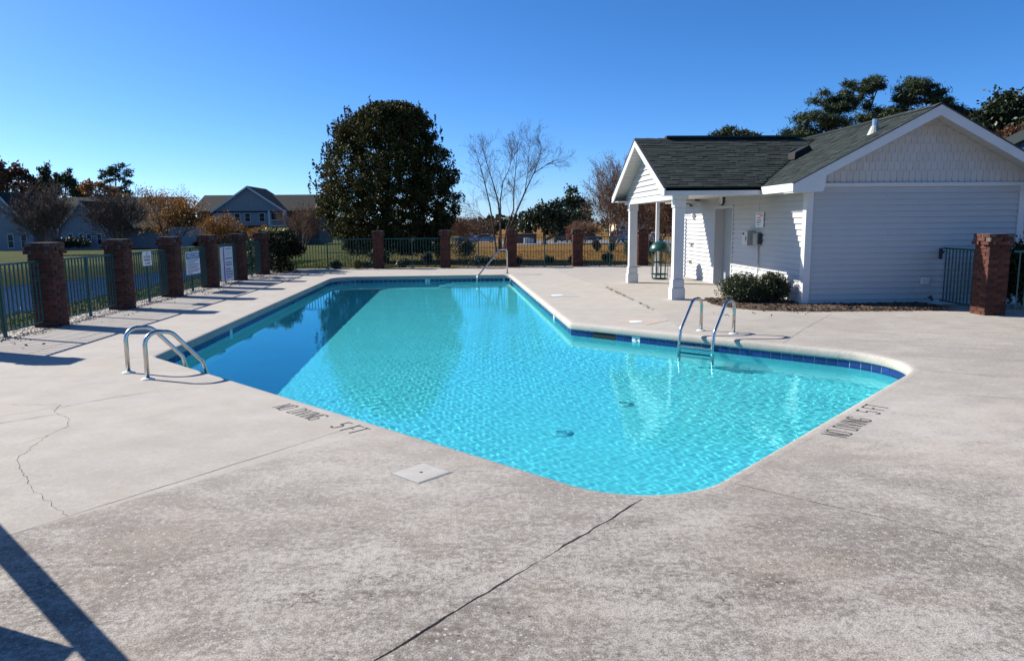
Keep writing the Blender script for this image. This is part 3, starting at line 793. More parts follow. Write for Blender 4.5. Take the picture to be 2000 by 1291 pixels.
# ------------------------------------------------------------------ pool house
FXW = 6.70; GYW = 14.58; HX1 = 11.17; HY1 = 23.4; EZ = 2.42
house = thing('pool_house', 'white sided pool house with green shingle roof and gabled porch', 'building', (6.7, 14.58, 0))
def roof_z0(x): return 3.92-(3.92-2.45)/(9.0-6.18)*abs(x-9.0)-.09
wall = B()
wall.box(FXW+.30, GYW+.02, 0, HX1-.02, HY1, EZ)                       # body behind the facade
wall.box(FXW+.018, GYW+.02, 0, FXW+.30, 18.83, EZ); wall.box(FXW+.018, 20.24, 0, FXW+.30, HY1, EZ); wall.box(FXW+.018, 18.83, 2.10, FXW+.30, 20.24, EZ)
wall.prism([(6.62, EZ), (HX1+.12, EZ), (HX1+.12, roof_z0(HX1+.12)), (9.0, 3.92-.09), (6.62, roof_z0(6.62))], 'y', GYW+.0135, HY1)
wallo = wall.build('wall', M['white'], house)
NB, BHT = 20, 2.385/20
def lap(p, q, z, h, out, proud=.034):
    """lap board from p to q (plan), outer face towards out"""
    p, q, o = Vector((*p, 0)), Vector((*q, 0)), Vector((*out, 0)); b = B()
    vs = []
    for e_ in (p, q): vs += [e_+Vector((0, 0, z)), e_+o*.002+Vector((0, 0, z+.020)), e_+o*(proud-.003)+Vector((0, 0, z+.008)), e_+o*proud+Vector((0, 0, z+.002)), e_+o*(proud-.002)+Vector((0, 0, z+.016)), e_+o*.003+Vector((0, 0, z+h+.001)), e_+Vector((0, 0, z+h+.001))]
    b.loft([vs[:7], vs[7:]]); return b
for k in range(NB):
    z = k*BHT
    spans = [(GYW+.004, 18.78), (20.29, HY1)] if z+BHT*.5 < 2.12 else [(GYW+.004, HY1)]
    for a, b_ in spans: lap((FXW+.016, a), (FXW+.016, b_), z, BHT, (-1, 0), .034+rnd.uniform(-.002, .002)).build('siding_board', M['white'], wallo)
    xs_ = FXW+.10+(HX1-FXW-.2)*(.36 if k % 3 == 0 else .68 if k % 3 == 1 else .52)+rnd.uniform(-.1, .1)
    lap((FXW+.10, GYW+.016), (xs_, GYW+.016), z, BHT, (0, -1), .034).build('siding_board', M['white'], wallo)
    lap((xs_-.002, GYW+.0145), (HX1-.1, GYW+.0145), z+rnd.uniform(-.0015, .0015), BHT, (0, -1), .034+.0035).build('siding_board', M['white'], wallo)
# corner boards, band board
B().box(FXW-.04, GYW-.04, 0, FXW+.098, GYW+.0, EZ-.03).build('corner_board', M['trim'], wallo)
B().box(FXW-.04, GYW+.002, 0, FXW+.0, GYW+.12, EZ-.03).build('corner_board', M['trim'], wallo)
B().box(HX1-.10, GYW-.04, 0, HX1+.02, GYW+.015, EZ-.03).build('corner_board', M['trim'], wallo)
B().box(FXW-.05, GYW-.045, 2.388, HX1+.05, GYW+.012, 2.462).build('band_board', M['trim'], wallo)
# fish-scale shingles on the gable
sw, shh = .128, .172
sc = B(); sc.prism([(-sw/2+.003, 0.055), (-sw/2+.028, .014), (-sw/2+.05, 0), (sw/2-.05, 0), (sw/2-.028, .014), (sw/2-.003, .055), (sw/2-.003, shh+.075), (-sw/2+.003, shh+.075)], 'y', -.010, 0)
scale_me = sc.mesh('scale_shingle', M['scale'])
AX, AZ, EXL = 9.0, 3.92, 6.18                                             # roof apex x, height; eave x
SL = (AZ-2.45)/(AX-EXL)                                                   # main pitch
def roof_z(x): return AZ-SL*abs(x-AX)
for r_ in range(8):
    z = 2.466+r_*shh; off = sw/2 if r_ % 2 else 0
    for c in range(-20, 21):
        x = AX-.06+c*sw+off
        room = roof_z(AX+abs(x-AX)+sw*.3)-.088-z
        if room > .03 and FXW-.1 < x < HX1+.1:
            piece('scale_shingle', scale_me, wallo, (x, GYW+.012, z), (R(2.2), 0, 0), (1, 1, min(1, room/(shh+.075))))
# door in its recess
dr = thing('dummy', None, None) if False else None
dj = B(); dj.box(FXW-.02, 20.20, 0, FXW+.30, 20.29, 2.14); dj.box(FXW-.02, 18.78, 0, FXW+.30, 18.87, 2.14); dj.box(FXW-.02, 18.87, 2.06, FXW+.30, 20.20, 2.14)
djo = dj.build('door_frame', M['frame'], house)
do = B().box(FXW+.235, 18.875, .01, FXW+.28, 20.195, 2.055).build('door', M['door'], house)
B().bar((FXW+.19, 19.02, 1.0), (FXW+.19, 19.14, 1.0), .02, .025).build('handle', M['steel'], do)
B().box(FXW+.226, 18.98, .96, FXW+.2345, 19.06, 1.12).build('lock_plate', M['steel'], do)
B().box(FXW-.03, 18.87, .0, FXW+.235, 20.2, .008).build('threshold', M['grey_box'], djo)
# --- roof planes
roof = B()
for sgn in (-1, 1):
    xe = AX+sgn*(AX-EXL); th = .07
    roof.add([(AX, 14.10, AZ), (xe, 14.10, 2.45), (xe, 23.9, 2.45), (AX, 23.9, AZ), (AX, 14.10, AZ-th), (xe, 14.10, 2.45-th), (xe, 23.9, 2.45-th), (AX, 23.9, AZ-th)],
             [(0, 1, 2, 3), (7, 6, 5, 4), (0, 4, 5, 1), (1, 5, 6, 2), (2, 6, 7, 3), (3, 7, 4, 0)])
PYC, PH, PZ, PXF = 18.66, 2.98, 3.77, 4.10                               # porch centre y, half width, ridge height, front x
PSL = (PZ-2.45)/PH
for sgn in (-1, 1):
    ye = PYC+sgn*PH; th = .07
    xb = [8.70, 6.25]
    roof.add([(PXF, PYC, PZ), (PXF, ye, 2.45), (xb[1], ye, 2.45), (xb[0], PYC, PZ), (PXF, PYC, PZ-th), (PXF, ye, 2.45-th), (xb[1], ye, 2.45-th), (xb[0], PYC, PZ-th)],
             [(0, 1, 2, 3), (7, 6, 5, 4), (0, 4, 5, 1), (1, 5, 6, 2), (2, 6, 7, 3), (3, 7, 4, 0)])
roofo = roof.build('roof', M['shingle'], house)
# shingles, each its own piece on the two slopes the photo shows
SW_, EXPO = .30, .135
def shingle_mesh(w, l):
    b = B(); b.add([(-w/2, 0, .002), (w/2, 0, .002), (w/2, l, .001), (-w/2, l, .001), (-w/2, 0, .014), (w/2, 0, .014), (w/2, l, .004), (-w/2, l, .004)],
                   [(3, 2, 1, 0), (4, 5, 6, 7), (0, 1, 5, 4), (1, 2, 6, 5), (2, 3, 7, 6), (3, 0, 4, 7)]); return b
sh_me = [shingle_mesh(w, .20).mesh('shingle', M['shingle']) for w in (.29, .24, .19)]
spots = []
def lay(origin, along_, upv, length_fn, rows):
    A = Vector(along_).normalized(); U = Vector(upv).normalized(); N_ = A.cross(U)
    for r_ in range(rows):
        s0, s1 = length_fn(r_*EXPO); s_ = s0-rnd.uniform(0, .25)
        while s_ < s1-.05:
            k = rnd.choice((0, 0, 1, 2)); w = (.29, .24, .19)[k]
            c0 = max(s_, s0); c1 = min(s_+w, s1)
            if c1-c0 > .06:
                c = Vector(origin)+A*((c0+c1)/2)+U*(r_*EXPO)+N_*(.002+rnd.choice((0, 0, .005, .007)))
                spots.append((c, A, U, N_, k, (c1-c0)/w))
            s_ += w+.008
ul = math.hypot(AX-EXL, AZ-2.45)
def main_len(u):
    z = 2.45+u/ul*(AZ-2.45)
    y1 = PYC-PH+(z-2.45)/PSL if z < PZ else 20.5
    return 0, max(.2, y1-14.10+.03)
lay((EXL, 14.10, 2.45), (0, 1, 0), (AX-EXL, 0, AZ-2.45), lambda u: main_len(u), int(ul/EXPO))
pl = math.hypot(PH, PZ-2.45)
# for the porch slope "along" must run -x so that the outside normal faces up
def porch_len(u):
    z = 2.45+u/pl*(PZ-2.45); xv = AX-(AZ-z)/SL
    return 0, xv-PXF+.02
lay((PXF, PYC-PH, 2.45), (1, 0, 0), (0, PH, PZ-2.45), porch_len, int(pl/EXPO))
fix = []
for c, A, U, N_, k, sx in spots:
    if N_.z < 0: A = -A; N_ = -N_
    fix.append((c, A, U, N_, k, sx))
fix.sort(key=lambda s_: (s_[0]-CAM).length)
rest = B()
for i, (c, A, U, N_, k, sx) in enumerate(fix):
    mm = Matrix((A, U, N_)).transposed().to_4x4(); mm.translation = c
    if i < 300:
        o = bpy.data.objects.new('shingle', sh_me[k]); COL.objects.link(o); o.parent = roofo
        mm.translation = c-WORLD[roofo]; o.matrix_local = mm @ Matrix.Diagonal((sx, 1, 1, 1)); WORLD[o] = WORLD[roofo]
    else:
        mb = shingle_mesh((.29, .24, .19)[k]*sx, .20); rest.add([mm @ Vector(v) for v in mb.v], mb.f)
tag(rest.build('shingle_field', M['shingle'], roofo), kind='stuff')
rb = B()                                                                  # ridge caps
for k in range(34):
    y = 14.06+k*.29
    for sgn in (-1, 1): rb.add([(AX, y, AZ+.03), (AX+sgn*.15, y, AZ+.03-.15*SL), (AX+sgn*.15, y+.31, AZ+.018-.15*SL), (AX, y+.31, AZ+.018)], [(0, 1, 2, 3)])
for k in range(16):
    x = PXF-.02+k*.29
    for sgn in (-1, 1): rb.add([(x, PYC, PZ+.03), (x, PYC+sgn*.15, PZ+.03-.15*PSL), (x+.31, PYC+sgn*.15, PZ+.018-.15*PSL), (x+.31, PYC, PZ+.018)], [(0, 1, 2, 3)])
tag(rb.build('ridge_caps', M['ridge'], roofo), kind='stuff')
# ridge vent of the porch
B().bar((PXF+.75, PYC, PZ+.05), (8.2, PYC, PZ+.05), .22, .05).build('ridge_vent', M['ridge'], roofo)
# --- fascias and soffits
def rake(p, q, w, h, name='rake_board', mat='trim', up=(0, 0, 1)): return B().bar(p, q, w, h, up).build(name, M[mat], house)
def off_z(p, dz): return (p[0], p[1], p[2]+dz)
FH = .175
for sgn in (-1, 1):
    xe = AX+sgn*(AX-EXL)
    b = B(); b.prism([(AX, AZ-.015), (xe, 2.45-.015), (xe, 2.45-.015-FH), (AX, AZ-.015-FH*1.12)], 'y', 14.068, 14.098); b.build('rake_board', M['trim'], house)
    b = B(); b.prism([(AX, AZ+.012), (xe-sgn*-.02, 2.45+.012-.011), (xe-sgn*-.02, 2.45-.02), (AX, AZ-.012)], 'y', 14.055, 14.110); b.build('drip_edge', M['edge'], house)
    # soffit under the rake, in strips
    for k in range(22):
        t0, t1 = k/22, (k+1)/22-.004
        x0, x1 = AX+(xe-AX)*t0, AX+(xe-AX)*t1; z0, z1 = AZ-.085+(2.45-AZ)*t0, AZ-.085+(2.45-AZ)*t1
        b = B(); b.add([(x0, 14.10, z0), (x1, 14.10, z1), (x1, GYW+.03, z1), (x0, GYW+.03, z0), (x0, 14.10, z0-.012), (x1, 14.10, z1-.012), (x1, GYW+.03, z1-.012), (x0, GYW+.03, z0-.012)],
                       [(0, 1, 2, 3), (7, 6, 5, 4), (0, 4, 5, 1), (1, 5, 6, 2), (2, 6, 7, 3), (3, 7, 4, 0)])
        b.build('soffit_panel', M['soffit'], house)
# boxed return at the eave corner
b = B(); b.prism([(EXL, 2.435), (EXL+.62, 2.435+.62*SL-.17), (EXL+.62, 2.40), (EXL+.58, 2.285), (EXL, 2.262)], 'y', 14.075, GYW-.035); b.build('eave_return', M['trim'], house)
b = B(); b.prism([(2*AX-EXL, 2.435), (2*AX-EXL-.55, 2.435+.5*SL-.17), (2*AX-EXL-.58, 2.285), (2*AX-EXL, 2.262)], 'y', 14.075, GYW-.035); b.build('eave_return', M['trim'], house)
# main eave: fascia and soffit
B().box(EXL-.02, 14.07, 2.285, EXL+.012, PYC-PH-.02, 2.445).build('fascia', M['trim'], house, bevel=.004)
B().box(EXL+.013, GYW-.034, 2.292, FXW+.017, PYC-PH+.3, 2.310).build('soffit', M['soffit'], house)
B().box(EXL+.013, PYC+PH, 2.292, FXW+.017, HY1+.3, 2.310).build('soffit', M['soffit'], house)
# porch eaves
for sgn in (-1, 1):
    ye = PYC+sgn*PH
    B().box(PXF+.004, min(ye, ye-sgn*.03), 2.285, EXL+.35, max(ye, ye-sgn*.03), 2.440).build('fascia', M['trim'], house, bevel=.004)
    # rake board of the porch gable
    b = B(); b.prism([(PYC, PZ-.015), (ye+sgn*.012, 2.45-.02), (ye+sgn*.012, 2.45-.165), (ye-sgn*.14, 2.45-.165), (PYC, PZ-.16*1.12)], 'x', PXF-.032, PXF-.002); b.build('rake_board', M['trim'], house)
    b = B(); b.prism([(PYC, PZ+.012), (ye+sgn*.02, 2.45), (ye+sgn*.02, 2.45-.022), (PYC, PZ-.014)], 'x', PXF-.046, PXF+.004); b.build('drip_edge', M['edge'], house)
    for k in range(20):
        t0, t1 = k/20, (k+1)/20-.005
        y0, y1 = PYC+sgn*PH*t0, PYC+sgn*PH*t1; z0, z1 = PZ-.085+(2.45-PZ)*t0, PZ-.085+(2.45-PZ)*t1
        b = B(); b.add([(PXF, y0, z0), (PXF, y1, z1), (4.47, y1, z1), (4.47, y0, z0), (PXF, y0, z0-.012), (PXF, y1, z1-.012), (4.47, y1, z1-.012), (4.47, y0, z0-.012)],
                       [(0, 1, 2, 3), (7, 6, 5, 4), (0, 4, 5, 1), (1, 5, 6, 2), (2, 6, 7, 3), (3, 7, 4, 0)])
        b.build('soffit_panel', M['soffit'], house)
# porch gable wall, beam, ceiling
pg = B(); pg.prism([(PYC-PH+.05, 2.36), (PYC+PH-.05, 2.36), (PYC, PZ-.10)], 'x', 4.45, 4.62); pgo = pg.build('porch_gable', M['white'], house)
for k in range(9):
    z = 2.37+k*.135; hw = (PZ-.13-z-.10)/PSL
    if hw > .15: lap((4.449, PYC-hw), (4.449, PYC+hw), z, .131, (-1, 0)).build('siding_board', M['white'], pgo)
B().box(4.43, PYC-PH+.10, 2.215, 4.63, PYC+PH-.10, 2.358).build('beam', M['trim'], house, bevel=.004)
for sgn in (-1, 1):
    y0, y1 = sorted((PYC+sgn*PH, PYC+sgn*(PH-.70)))
    B().box(4.12, y0+(.032 if sgn < 0 else 0), 2.292, 6.18, y1-(.032 if sgn > 0 else 0), 2.306).build('soffit', M['soffit'], house)
B().box(4.64, PYC-PH+.72, 2.36, FXW-.004, PYC+PH-.72, 2.375).build('porch_ceiling', M['soffit'], house)
for y in (16.22, 20.90):
    p = B()
    def sq(cx, cy, h_, z0, z1): p.box(cx-h_, cy-h_, z0, cx+h_, cy+h_, z1)
    cx = 4.54
    sq(cx, y, .150, 0, .265); sq(cx, y, .130, .267, .455); sq(cx, y, .108, .457, 2.03); sq(cx, y, .127, 2.032, 2.212)
    p.build('porch_post', M['trim'], house, bevel=.006)
# roof vents and pipe
def roof_pt(px, py):
    d = ray(px, py); # plane z = AZ - SL*(AX-x)
    t_ = (AZ-SL*AX - EYE)/(d.z-SL*d.x); return CAM+d*t_
for px, py in ((1537, 311), (1564, 305)):
    p = roof_pt(px, py); b = B()
    b.add([(p.x-.24, p.y-.20, p.z-.10), (p.x+.2, p.y-.20, p.z+.10), (p.x+.2, p.y+.20, p.z+.10), (p.x-.24, p.y+.20, p.z-.10),
           (p.x-.22, p.y-.19, p.z+.07), (p.x+.12, p.y-.17, p.z+.24), (p.x+.12, p.y+.17, p.z+.24), (p.x-.22, p.y+.19, p.z+.07)],
          [(3, 2, 1, 0), (4, 5, 6, 7), (0, 1, 5, 4), (1, 2, 6, 5), (2, 3, 7, 6), (3, 0, 4, 7)]); b.build('roof_vent', M['void'], roofo, bevel=.02)
p = roof_pt(1708, 258)
b = B(); b.lathe([(.055, -.08), (.055, .25), (.05, .255)], 14, p); b.build('vent_pipe', M['steel'], roofo)
b = B(); b.lathe([(.16, -.10), (.075, .10), (.06, .12)], 14, p); b.build('pipe_flashing', M['grey_box'], roofo)

# things fixed to the pool house
def wall_clock():
    t = thing('wall_clock', 'round black wall clock above the grey door', 'clock', (FXW-.03, 19.62, 2.295))
    c = Vector((FXW-.03, 19.62, 2.295))
    def disc(r0, x0, x1, n=28, r1=None):
        b = B(); s0 = [(x0, c.y+r0*math.cos(2*math.pi*k/n), c.z+r0*math.sin(2*math.pi*k/n)) for k in range(n)]
        s1 = [(x1, c.y+(r1 or r0)*math.cos(2*math.pi*k/n), c.z+(r1 or r0)*math.sin(2*math.pi*k/n)) for k in range(n)]; return b.loft([s0, s1])
    disc(.17, FXW-.003, FXW-.065, r1=.155).build('case', M['black'], t)
    disc(.13, FXW-.0652, FXW-.068).build('dial', M['sign_white'], t)
    for a, l, w in ((60, .075, .014), (200, .11, .010)):
        B().bar((FXW-.071, c.y, c.z), (FXW-.071, c.y-l*math.sin(R(a)), c.z+l*math.cos(R(a))), .003, w, (1, 0, 0)).build('hand', M['black'], t)
    tk = B()
    for k in range(12):
        a = 2*math.pi*k/12; tk.bar((FXW-.0695, c.y+.1*math.cos(a), c.z+.1*math.sin(a)), (FXW-.0695, c.y+.122*math.cos(a), c.z+.122*math.sin(a)), .002, .008, (1, 0, 0))
    tag(tk.build('hour_marks', M['black'], t), kind='stuff')
wall_clock()
def goose():
    y, z = 22.45, 2.20
    t = thing('barn_lamp', 'dark gooseneck wall lamp behind the front porch post', 'wall lamp', (FXW, y, z))
    B().tube([(FXW-.005, y, z), (FXW-.12, y-.02, z+.07), (FXW-.28, y-.04, z+.06), (FXW-.38, y-.05, z-.03)], .014, 8).build('arm', M['black'], t, smooth=True)
    B().lathe([(.05, -.02), (.05, .02)], 12, (FXW-.03, y, z)).build('mount', M['black'], t)
    B().lathe([(.09, -.10), (.085, -.09), (.03, -.02), (.025, .03)], 16, (FXW-.38, y-.05, z-.02)).build('lamp_shade', M['black'], t, smooth=True)
goose()
def phone():
    t = thing('emergency_phone_box', 'grey box with dark slots on the wall left of the bush', 'call box', (FXW, 17.4, 1.3))
    B().box(FXW-.21, 17.22, 1.15, FXW-.001, 17.58, 1.50).build('housing', M['grey_box'], t, bevel=.008)
    B().box(FXW-.216, 17.235, 1.16, FXW-.2105, 17.565, 1.49).build('front_panel', M['light_grey'], t)
    B().box(FXW-.222, 17.42, 1.40, FXW-.2165, 17.52, 1.455).build('display', M['black'], t)
    B().box(FXW-.222, 17.28, 1.265, FXW-.2165, 17.33, 1.36).build('slot', M['print_navy'], t)
    u = thing('wall_telephone', 'rounded grey telephone cover beside the larger grey box', 'telephone', (FXW, 17.0, 1.3))
    b = B(); prof = [(.0, -.13), (.10, -.13), (.13, -.10), (.13, .10), (.10, .13), (0, .13)]
    b.prism([(FXW-.001-x, 17.0+y_) for x, y_ in prof], 'z', 1.17, 1.47); b.build('cover', M['grey_box'], u, bevel=.02)
    B().box(FXW-.135, 16.93, 1.43, FXW-.1305, 17.02, 1.46).build('badge', M['black'], u)
    B().prism([(FXW-.02, 16.80), (FXW-.10, 16.84), (FXW-.10, 16.869), (FXW-.02, 16.869)], 'z', 1.19, 1.44).build('handset', M['black'], u, bevel=.01)
    c = B(); c.tube([(FXW-.03, 17.0, 1.168), (FXW-.03, 17.02, 1.0), (FXW-.02, 17.0, .85), (FXW-.02, 17.02, .5), (FXW-.02, 17.01, .02)], .016, 8); c.build('conduit', M['light_grey'], u, smooth=True)
    c = B(); pts = [(FXW-.05-.012*math.sin(k*.9), 16.95-.01*k*.2+.03*math.sin(k*.35), 1.17-.045*k) for k in range(14)]; c.tube(pts, .010, 6); c.build('handset_cord', M['light_grey'], u, smooth=True)
    c = B(); c.tube([(FXW-.004, 17.12, 1.5), (FXW-.004, 17.10, 1.95), (FXW-.004, 17.06, 2.29)], .008, 6); c.build('cable', M['light_grey'], u)
phone()
def printed_lines(parent, x, y0, y1, z0, rows, mat_of, h=.022):
    """rows of unreadable small print on a board in the x-plane: y0 is the left end as read"""
    sgn = 1 if y1 > y0 else -1
    for k, (z, a, b_, mt) in enumerate(rows):
        b = B(); s_ = a
        while s_ < b_-.02:
            w = rnd.uniform(.03, .085); e_ = min(s_+w, b_)
            ya, yb = y0+(y1-y0)*s_, y0+(y1-y0)*e_
            b.box(x-.0006, min(ya, yb), z0+z-h/2, x+.0006, max(ya, yb), z0+z+h/2); s_ += w+.025
        tag(b.build('printed_line', M[mt], parent), kind='stuff')
def wall_notice():
    t = thing('wall_notice', 'white notice with red and blue print above the telephone', 'notice', (FXW, 16.95, 1.75))
    B().box(FXW-.034, 16.74, 1.58, FXW-.019, 17.20, 1.92).build('panel', M['sign_white'], t)
    printed_lines(t, FXW-.0345, 17.19, 16.75, 1.58, [(.305, .08, .82, 'print_red'), (.265, .55, .97, 'print_red'), (.222, .15, .7, 'print_red')], None, .026)
    printed_lines(t, FXW-.0345, 17.19, 16.75, 1.58, [(.17, .15, .72, 'print_navy'), (.135, .1, .75, 'print_navy'), (.10, .15, .7, 'print_navy'), (.05, .2, .6, 'print_navy')], None, .018)
wall_notice()
# small fittings
t = thing('outlet_cover', 'white outlet box low on the shaded gable wall', 'outlet', (9.22, GYW, .49))
B().box(9.13, GYW-.045, .41, 9.31, GYW-.0005, .57).build('cover', M['trim'], t, bevel=.01); B().box(9.17, GYW-.052, .45, 9.20, GYW-.0455, .53).build('flap', M['light_grey'], t); B().box(9.235, GYW-.052, .45, 9.265, GYW-.0455, .53).build('flap', M['light_grey'], t)
t = thing('hose_tap', 'small wall tap low on the gable wall by the fence', 'tap', (9.34, GYW, .14))
B().tube([(9.34, GYW, .14), (9.34, GYW-.1, .14), (9.34, GYW-.13, .09)], .016, 8).build('spout', M['black'], t); B().lathe([(.04, .0), (.04, .012)], 8, (9.34, GYW-.08, .165)).build('tap_wheel', M['black'], t)
t = thing('gate_latch', 'dark latch hook at the top of the picket panel by the wall', 'latch', (9.50, 14.52, 1.1))
B().box(9.47, 14.47, .93, 9.50, 14.55, 1.15).build('latch_plate', M['edge'], t); B().bar((9.485, 14.50, 1.02), (9.485, 14.40, 1.10), .02, .03).build('latch_arm', M['edge'], t)
for y, z, nm in ((22.28, 1.02, 'upper'), (22.39, .49, 'lower')):
    t = thing('shower_valve', f'{nm} chrome fitting on the sunlit wall left of the door', 'wall fitting', (FXW, y, z))
    B().lathe([(.05, -.05), (.05, .05)], 10, (FXW-.02, y, z)).build('valve_body', M['steel'], t); B().bar((FXW-.03, y-.1, z+.05), (FXW-.10, y+.1, z+.02), .02, .02).build('lever', M['steel'], t)
t = thing('wall_hook_bar', 'small white bracket on the wall under the gooseneck lamp', 'bracket', (FXW, 22.1, 1.95))
B().box(FXW-.10, 22.05, 1.90, FXW-.001, 22.20, 1.96).build('bracket', M['light_grey'], t); B().bar((FXW-.1, 22.1, 1.9), (FXW-.02, 22.1, 1.78), .03, .03).build('stay', M['light_grey'], t)

# slim post behind the porch
t = thing('steel_post', 'slim pale grey post behind the green litter bin', 'post', (5.88, 23.4, 0))
B().box(5.83, 23.35, 0, 5.93, 23.45, 2.36).build('shaft', M['light_grey'], t); B().box(5.76, 23.28, 0, 6.0, 23.52, .02).build('foot', M['light_grey'], t)
# litter bin
def bin_(cx, cy):
    t = thing('litter_bin', 'dark green slatted litter bin with domed lid beside the porch', 'litter bin', (cx, cy, 0))
    n_ = 11
    for k in range(n_):
        a = 2*math.pi*k/n_; c, s_ = math.cos(a), math.sin(a)
        b = B(); pts = [(r, z) for r, z in ((.245, .03), (.25, .25), (.265, .60), (.285, .80), (.305, .87))]
        for (r0, z0), (r1, z1) in zip(pts[:-1], pts[1:]): b.bar((cx+r0*c, cy+r0*s_, z0), (cx+r1*c, cy+r1*s_, z1), .026, .008, (c, s_, 0))
        b.build('slat', M['green_can'], t)
    def ring(r, z, w=.02, hh=.03):
        b = B(); b.v = []; m_ = 32
        for k in range(m_):
            a = 2*math.pi*k/m_
            for rr, zz in ((r-w/2, z), (r+w/2, z), (r+w/2, z+hh), (r-w/2, z+hh)): b.v.append((cx+rr*math.cos(a), cy+rr*math.sin(a), zz))
        b.f = [(k*4+j, k*4+(j+1) % 4, ((k+1) % m_)*4+(j+1) % 4, ((k+1) % m_)*4+j) for k in range(m_) for j in range(4)]
        return b.build('hoop', M['green_can'], t)
    ring(.235, .14); ring(.25, .50); ring(.30, .855, .03, .03)
    B().lathe([(.225, .02), (.23, .04)], 24, (cx, cy, 0)).build('base_plate', M['green_can'], t)
    B().lathe([(.315, .887), (.31, .93), (.27, 1.02), (.19, 1.10), (.09, 1.14), (.01, 1.15)], 28, (cx, cy, 0)).build('dome_lid', M['dome'], t, smooth=True)
bin_(5.62, 22.0)

# ------------------------------------------------------------------ pool ladders and handrail
def arcpath(pts, r, k=6):
    out = [Vector(pts[0])]
    for i in range(1, len(pts)-1):
        a, b, c = Vector(pts[i-1]), Vector(pts[i]), Vector(pts[i+1]); u = (a-b).normalized(); w = (c-b).normalized()
        rr = r[i-1] if isinstance(r, (list, tuple)) else r; ang = u.angle(w); t_ = min(rr/math.tan(ang/2), (a-b).length*.49, (c-b).length*.49); rr = t_*math.tan(ang/2)
        p, q = b+u*t_, b+w*t_; cen = b+(u+w).normalized()*(rr/math.sin(ang/2))
        v0, v1 = p-cen, q-cen; tot = v0.angle(v1); ax = v0.cross(v1).normalized()
        for j in range(k+1): out.append(cen+Matrix.Rotation(tot*j/k, 3, ax) @ v0)
    out.append(Vector(pts[-1])); return out
def ladder(b0, b1, into, label, top=.50):
    b0, b1, u_ = Vector((*b0, 0)), Vector((*b1, 0)), Vector((*into, 0)).normalized()
    t = thing('pool_ladder', label, 'pool ladder', (b0+b1)/2, 0, 'pool ladders')
    Z = Vector((0, 0, 1))
    for b_ in (b0, b1):
        P = [b_, b_+Z*(top+.04), b_+u_*.30+Z*(top+.02), b_+u_*.655+Z*.11, b_+u_*.70-Z*.10, b_+u_*.70-Z*1.05]
        B().tube(arcpath(P, [.135, .17, .12, .12], 8), .0255, 12).build('handrail', M['steel'], t, smooth=True).cycles.is_caustics_receiver = True
        B().lathe([(.072, .001), (.070, .010), (.045, .020), (.03, .022)], 20, b_).build('escutcheon', M['escut'], t)
    for z in (-.155, -.42, -.68):
        a, c = b0+u_*.70+Z*z, b1+u_*.70+Z*z
        tr_ = B()
        tr_.bar(a+u_*-.05, c+u_*-.05, .012, .018); tr_.bar(a, c, .10, .022); tr_.bar(a+u_*.055, c+u_*.055, .012, .018)
        tr_.build('tread', M['steel'], t).cycles.is_caustics_receiver = True
ladder((-4.16, 8.87), (-3.76, 8.46), (.72, .69), 'shiny steel pool ladder on the near left rim')
ladder((3.62, 11.47), (4.02, 11.1), (-.70, -.714), 'shiny steel pool ladder on the rim by the pool house', .50)
t = thing('pool_handrail', 'single bent steel handrail rising from the far end of the pool', 'handrail', (1.15, 25.35, 0))
P = [(1.15, 25.35, 0), (1.15, 25.35, .83), (.88, 25.05, .83), (.10, 24.1, -.02), (.08, 24.06, -.42)]
B().tube(arcpath(P, [.10, .08, .15], 7), .024, 12).build('rail', M['steel'], t, smooth=True)
B().lathe([(.07, .001), (.068, .01), (.03, .022)], 18, P[0]).build('escutcheon', M['steel'], t)

# ------------------------------------------------------------------ signs on the left fence (boards face the deck)
FXS = LP[0]+.022
def board(name, y0, y1, z0, z1, label):
    t = thing(name, label, 'sign', (FXS, (y0+y1)/2, z0))
    B().box(FXS, y0, z0, FXS+.006, y1, z1).build('panel', M['sign_white'], t); return t
sg = board('small_notice', 17.02, 17.47, .84, 1.16, 'small white notice with dark red words on the fence')
for k, w in enumerate(('NO', 'ALCOHOLIC', 'BEVERAGES', 'ALLOWED')):
    text_on(w, .075 if k else .06, M['print_maroon'], sg, (FXS+.0075, 17.245, 1.115-.075*k), (0, 1, 0), (0, 0, 1), .82 if k else 1)
sg = board('welcome_board', 19.52, 20.46, .46, 1.05, 'blue and white WELCOME board on the fence')
B().box(FXS+.0065, 19.53, .86, FXS+.009, 20.45, 1.02).build('header_band', M['sign_blue'], sg)
text_on('WELCOME', .16, M['print_white'], sg, (FXS+.0105, 19.99, .94), (0, 1, 0), (0, 0, 1), 1.05)
printed_lines(sg, FXS+.0072, 19.55, 20.43, .46, [(.355, .05, .9, 'print_navy'), (.30, .05, .65, 'print_navy'), (.25, .03, .97, 'print_navy'), (.20, .05, .9, 'print_navy'), (.16, .05, .8, 'print_navy'), (.11, .03, .95, 'print_navy'), (.07, .03, .9, 'print_navy'), (.03, .05, .4, 'print_navy')], None, .022)
sg = board('rules_board', 22.15, 23.22, .06, 1.09, 'tall pale rules board with purple stripe on the fence')
B().box(FXS+.0065, 22.36, .07, FXS+.009, 22.46, 1.08).build('stripe', M['print_purple'], sg)
printed_lines(sg, FXS+.0072, 22.52, 23.20, .06, [(.97, .1, .9, 'print_purple'), (.86, .1, .9, 'light_grey'), (.80, .1, .75, 'light_grey'), (.68, .05, .95, 'print_navy'), (.56, .05, .8, 'print_navy'), (.49, .05, .9, 'print_navy'), (.36, .05, .7, 'print_navy'), (.28, .03, .97, 'print_navy'), (.20, .03, .97, 'print_navy'), (.12, .1, .9, 'print_navy')], None, .035)

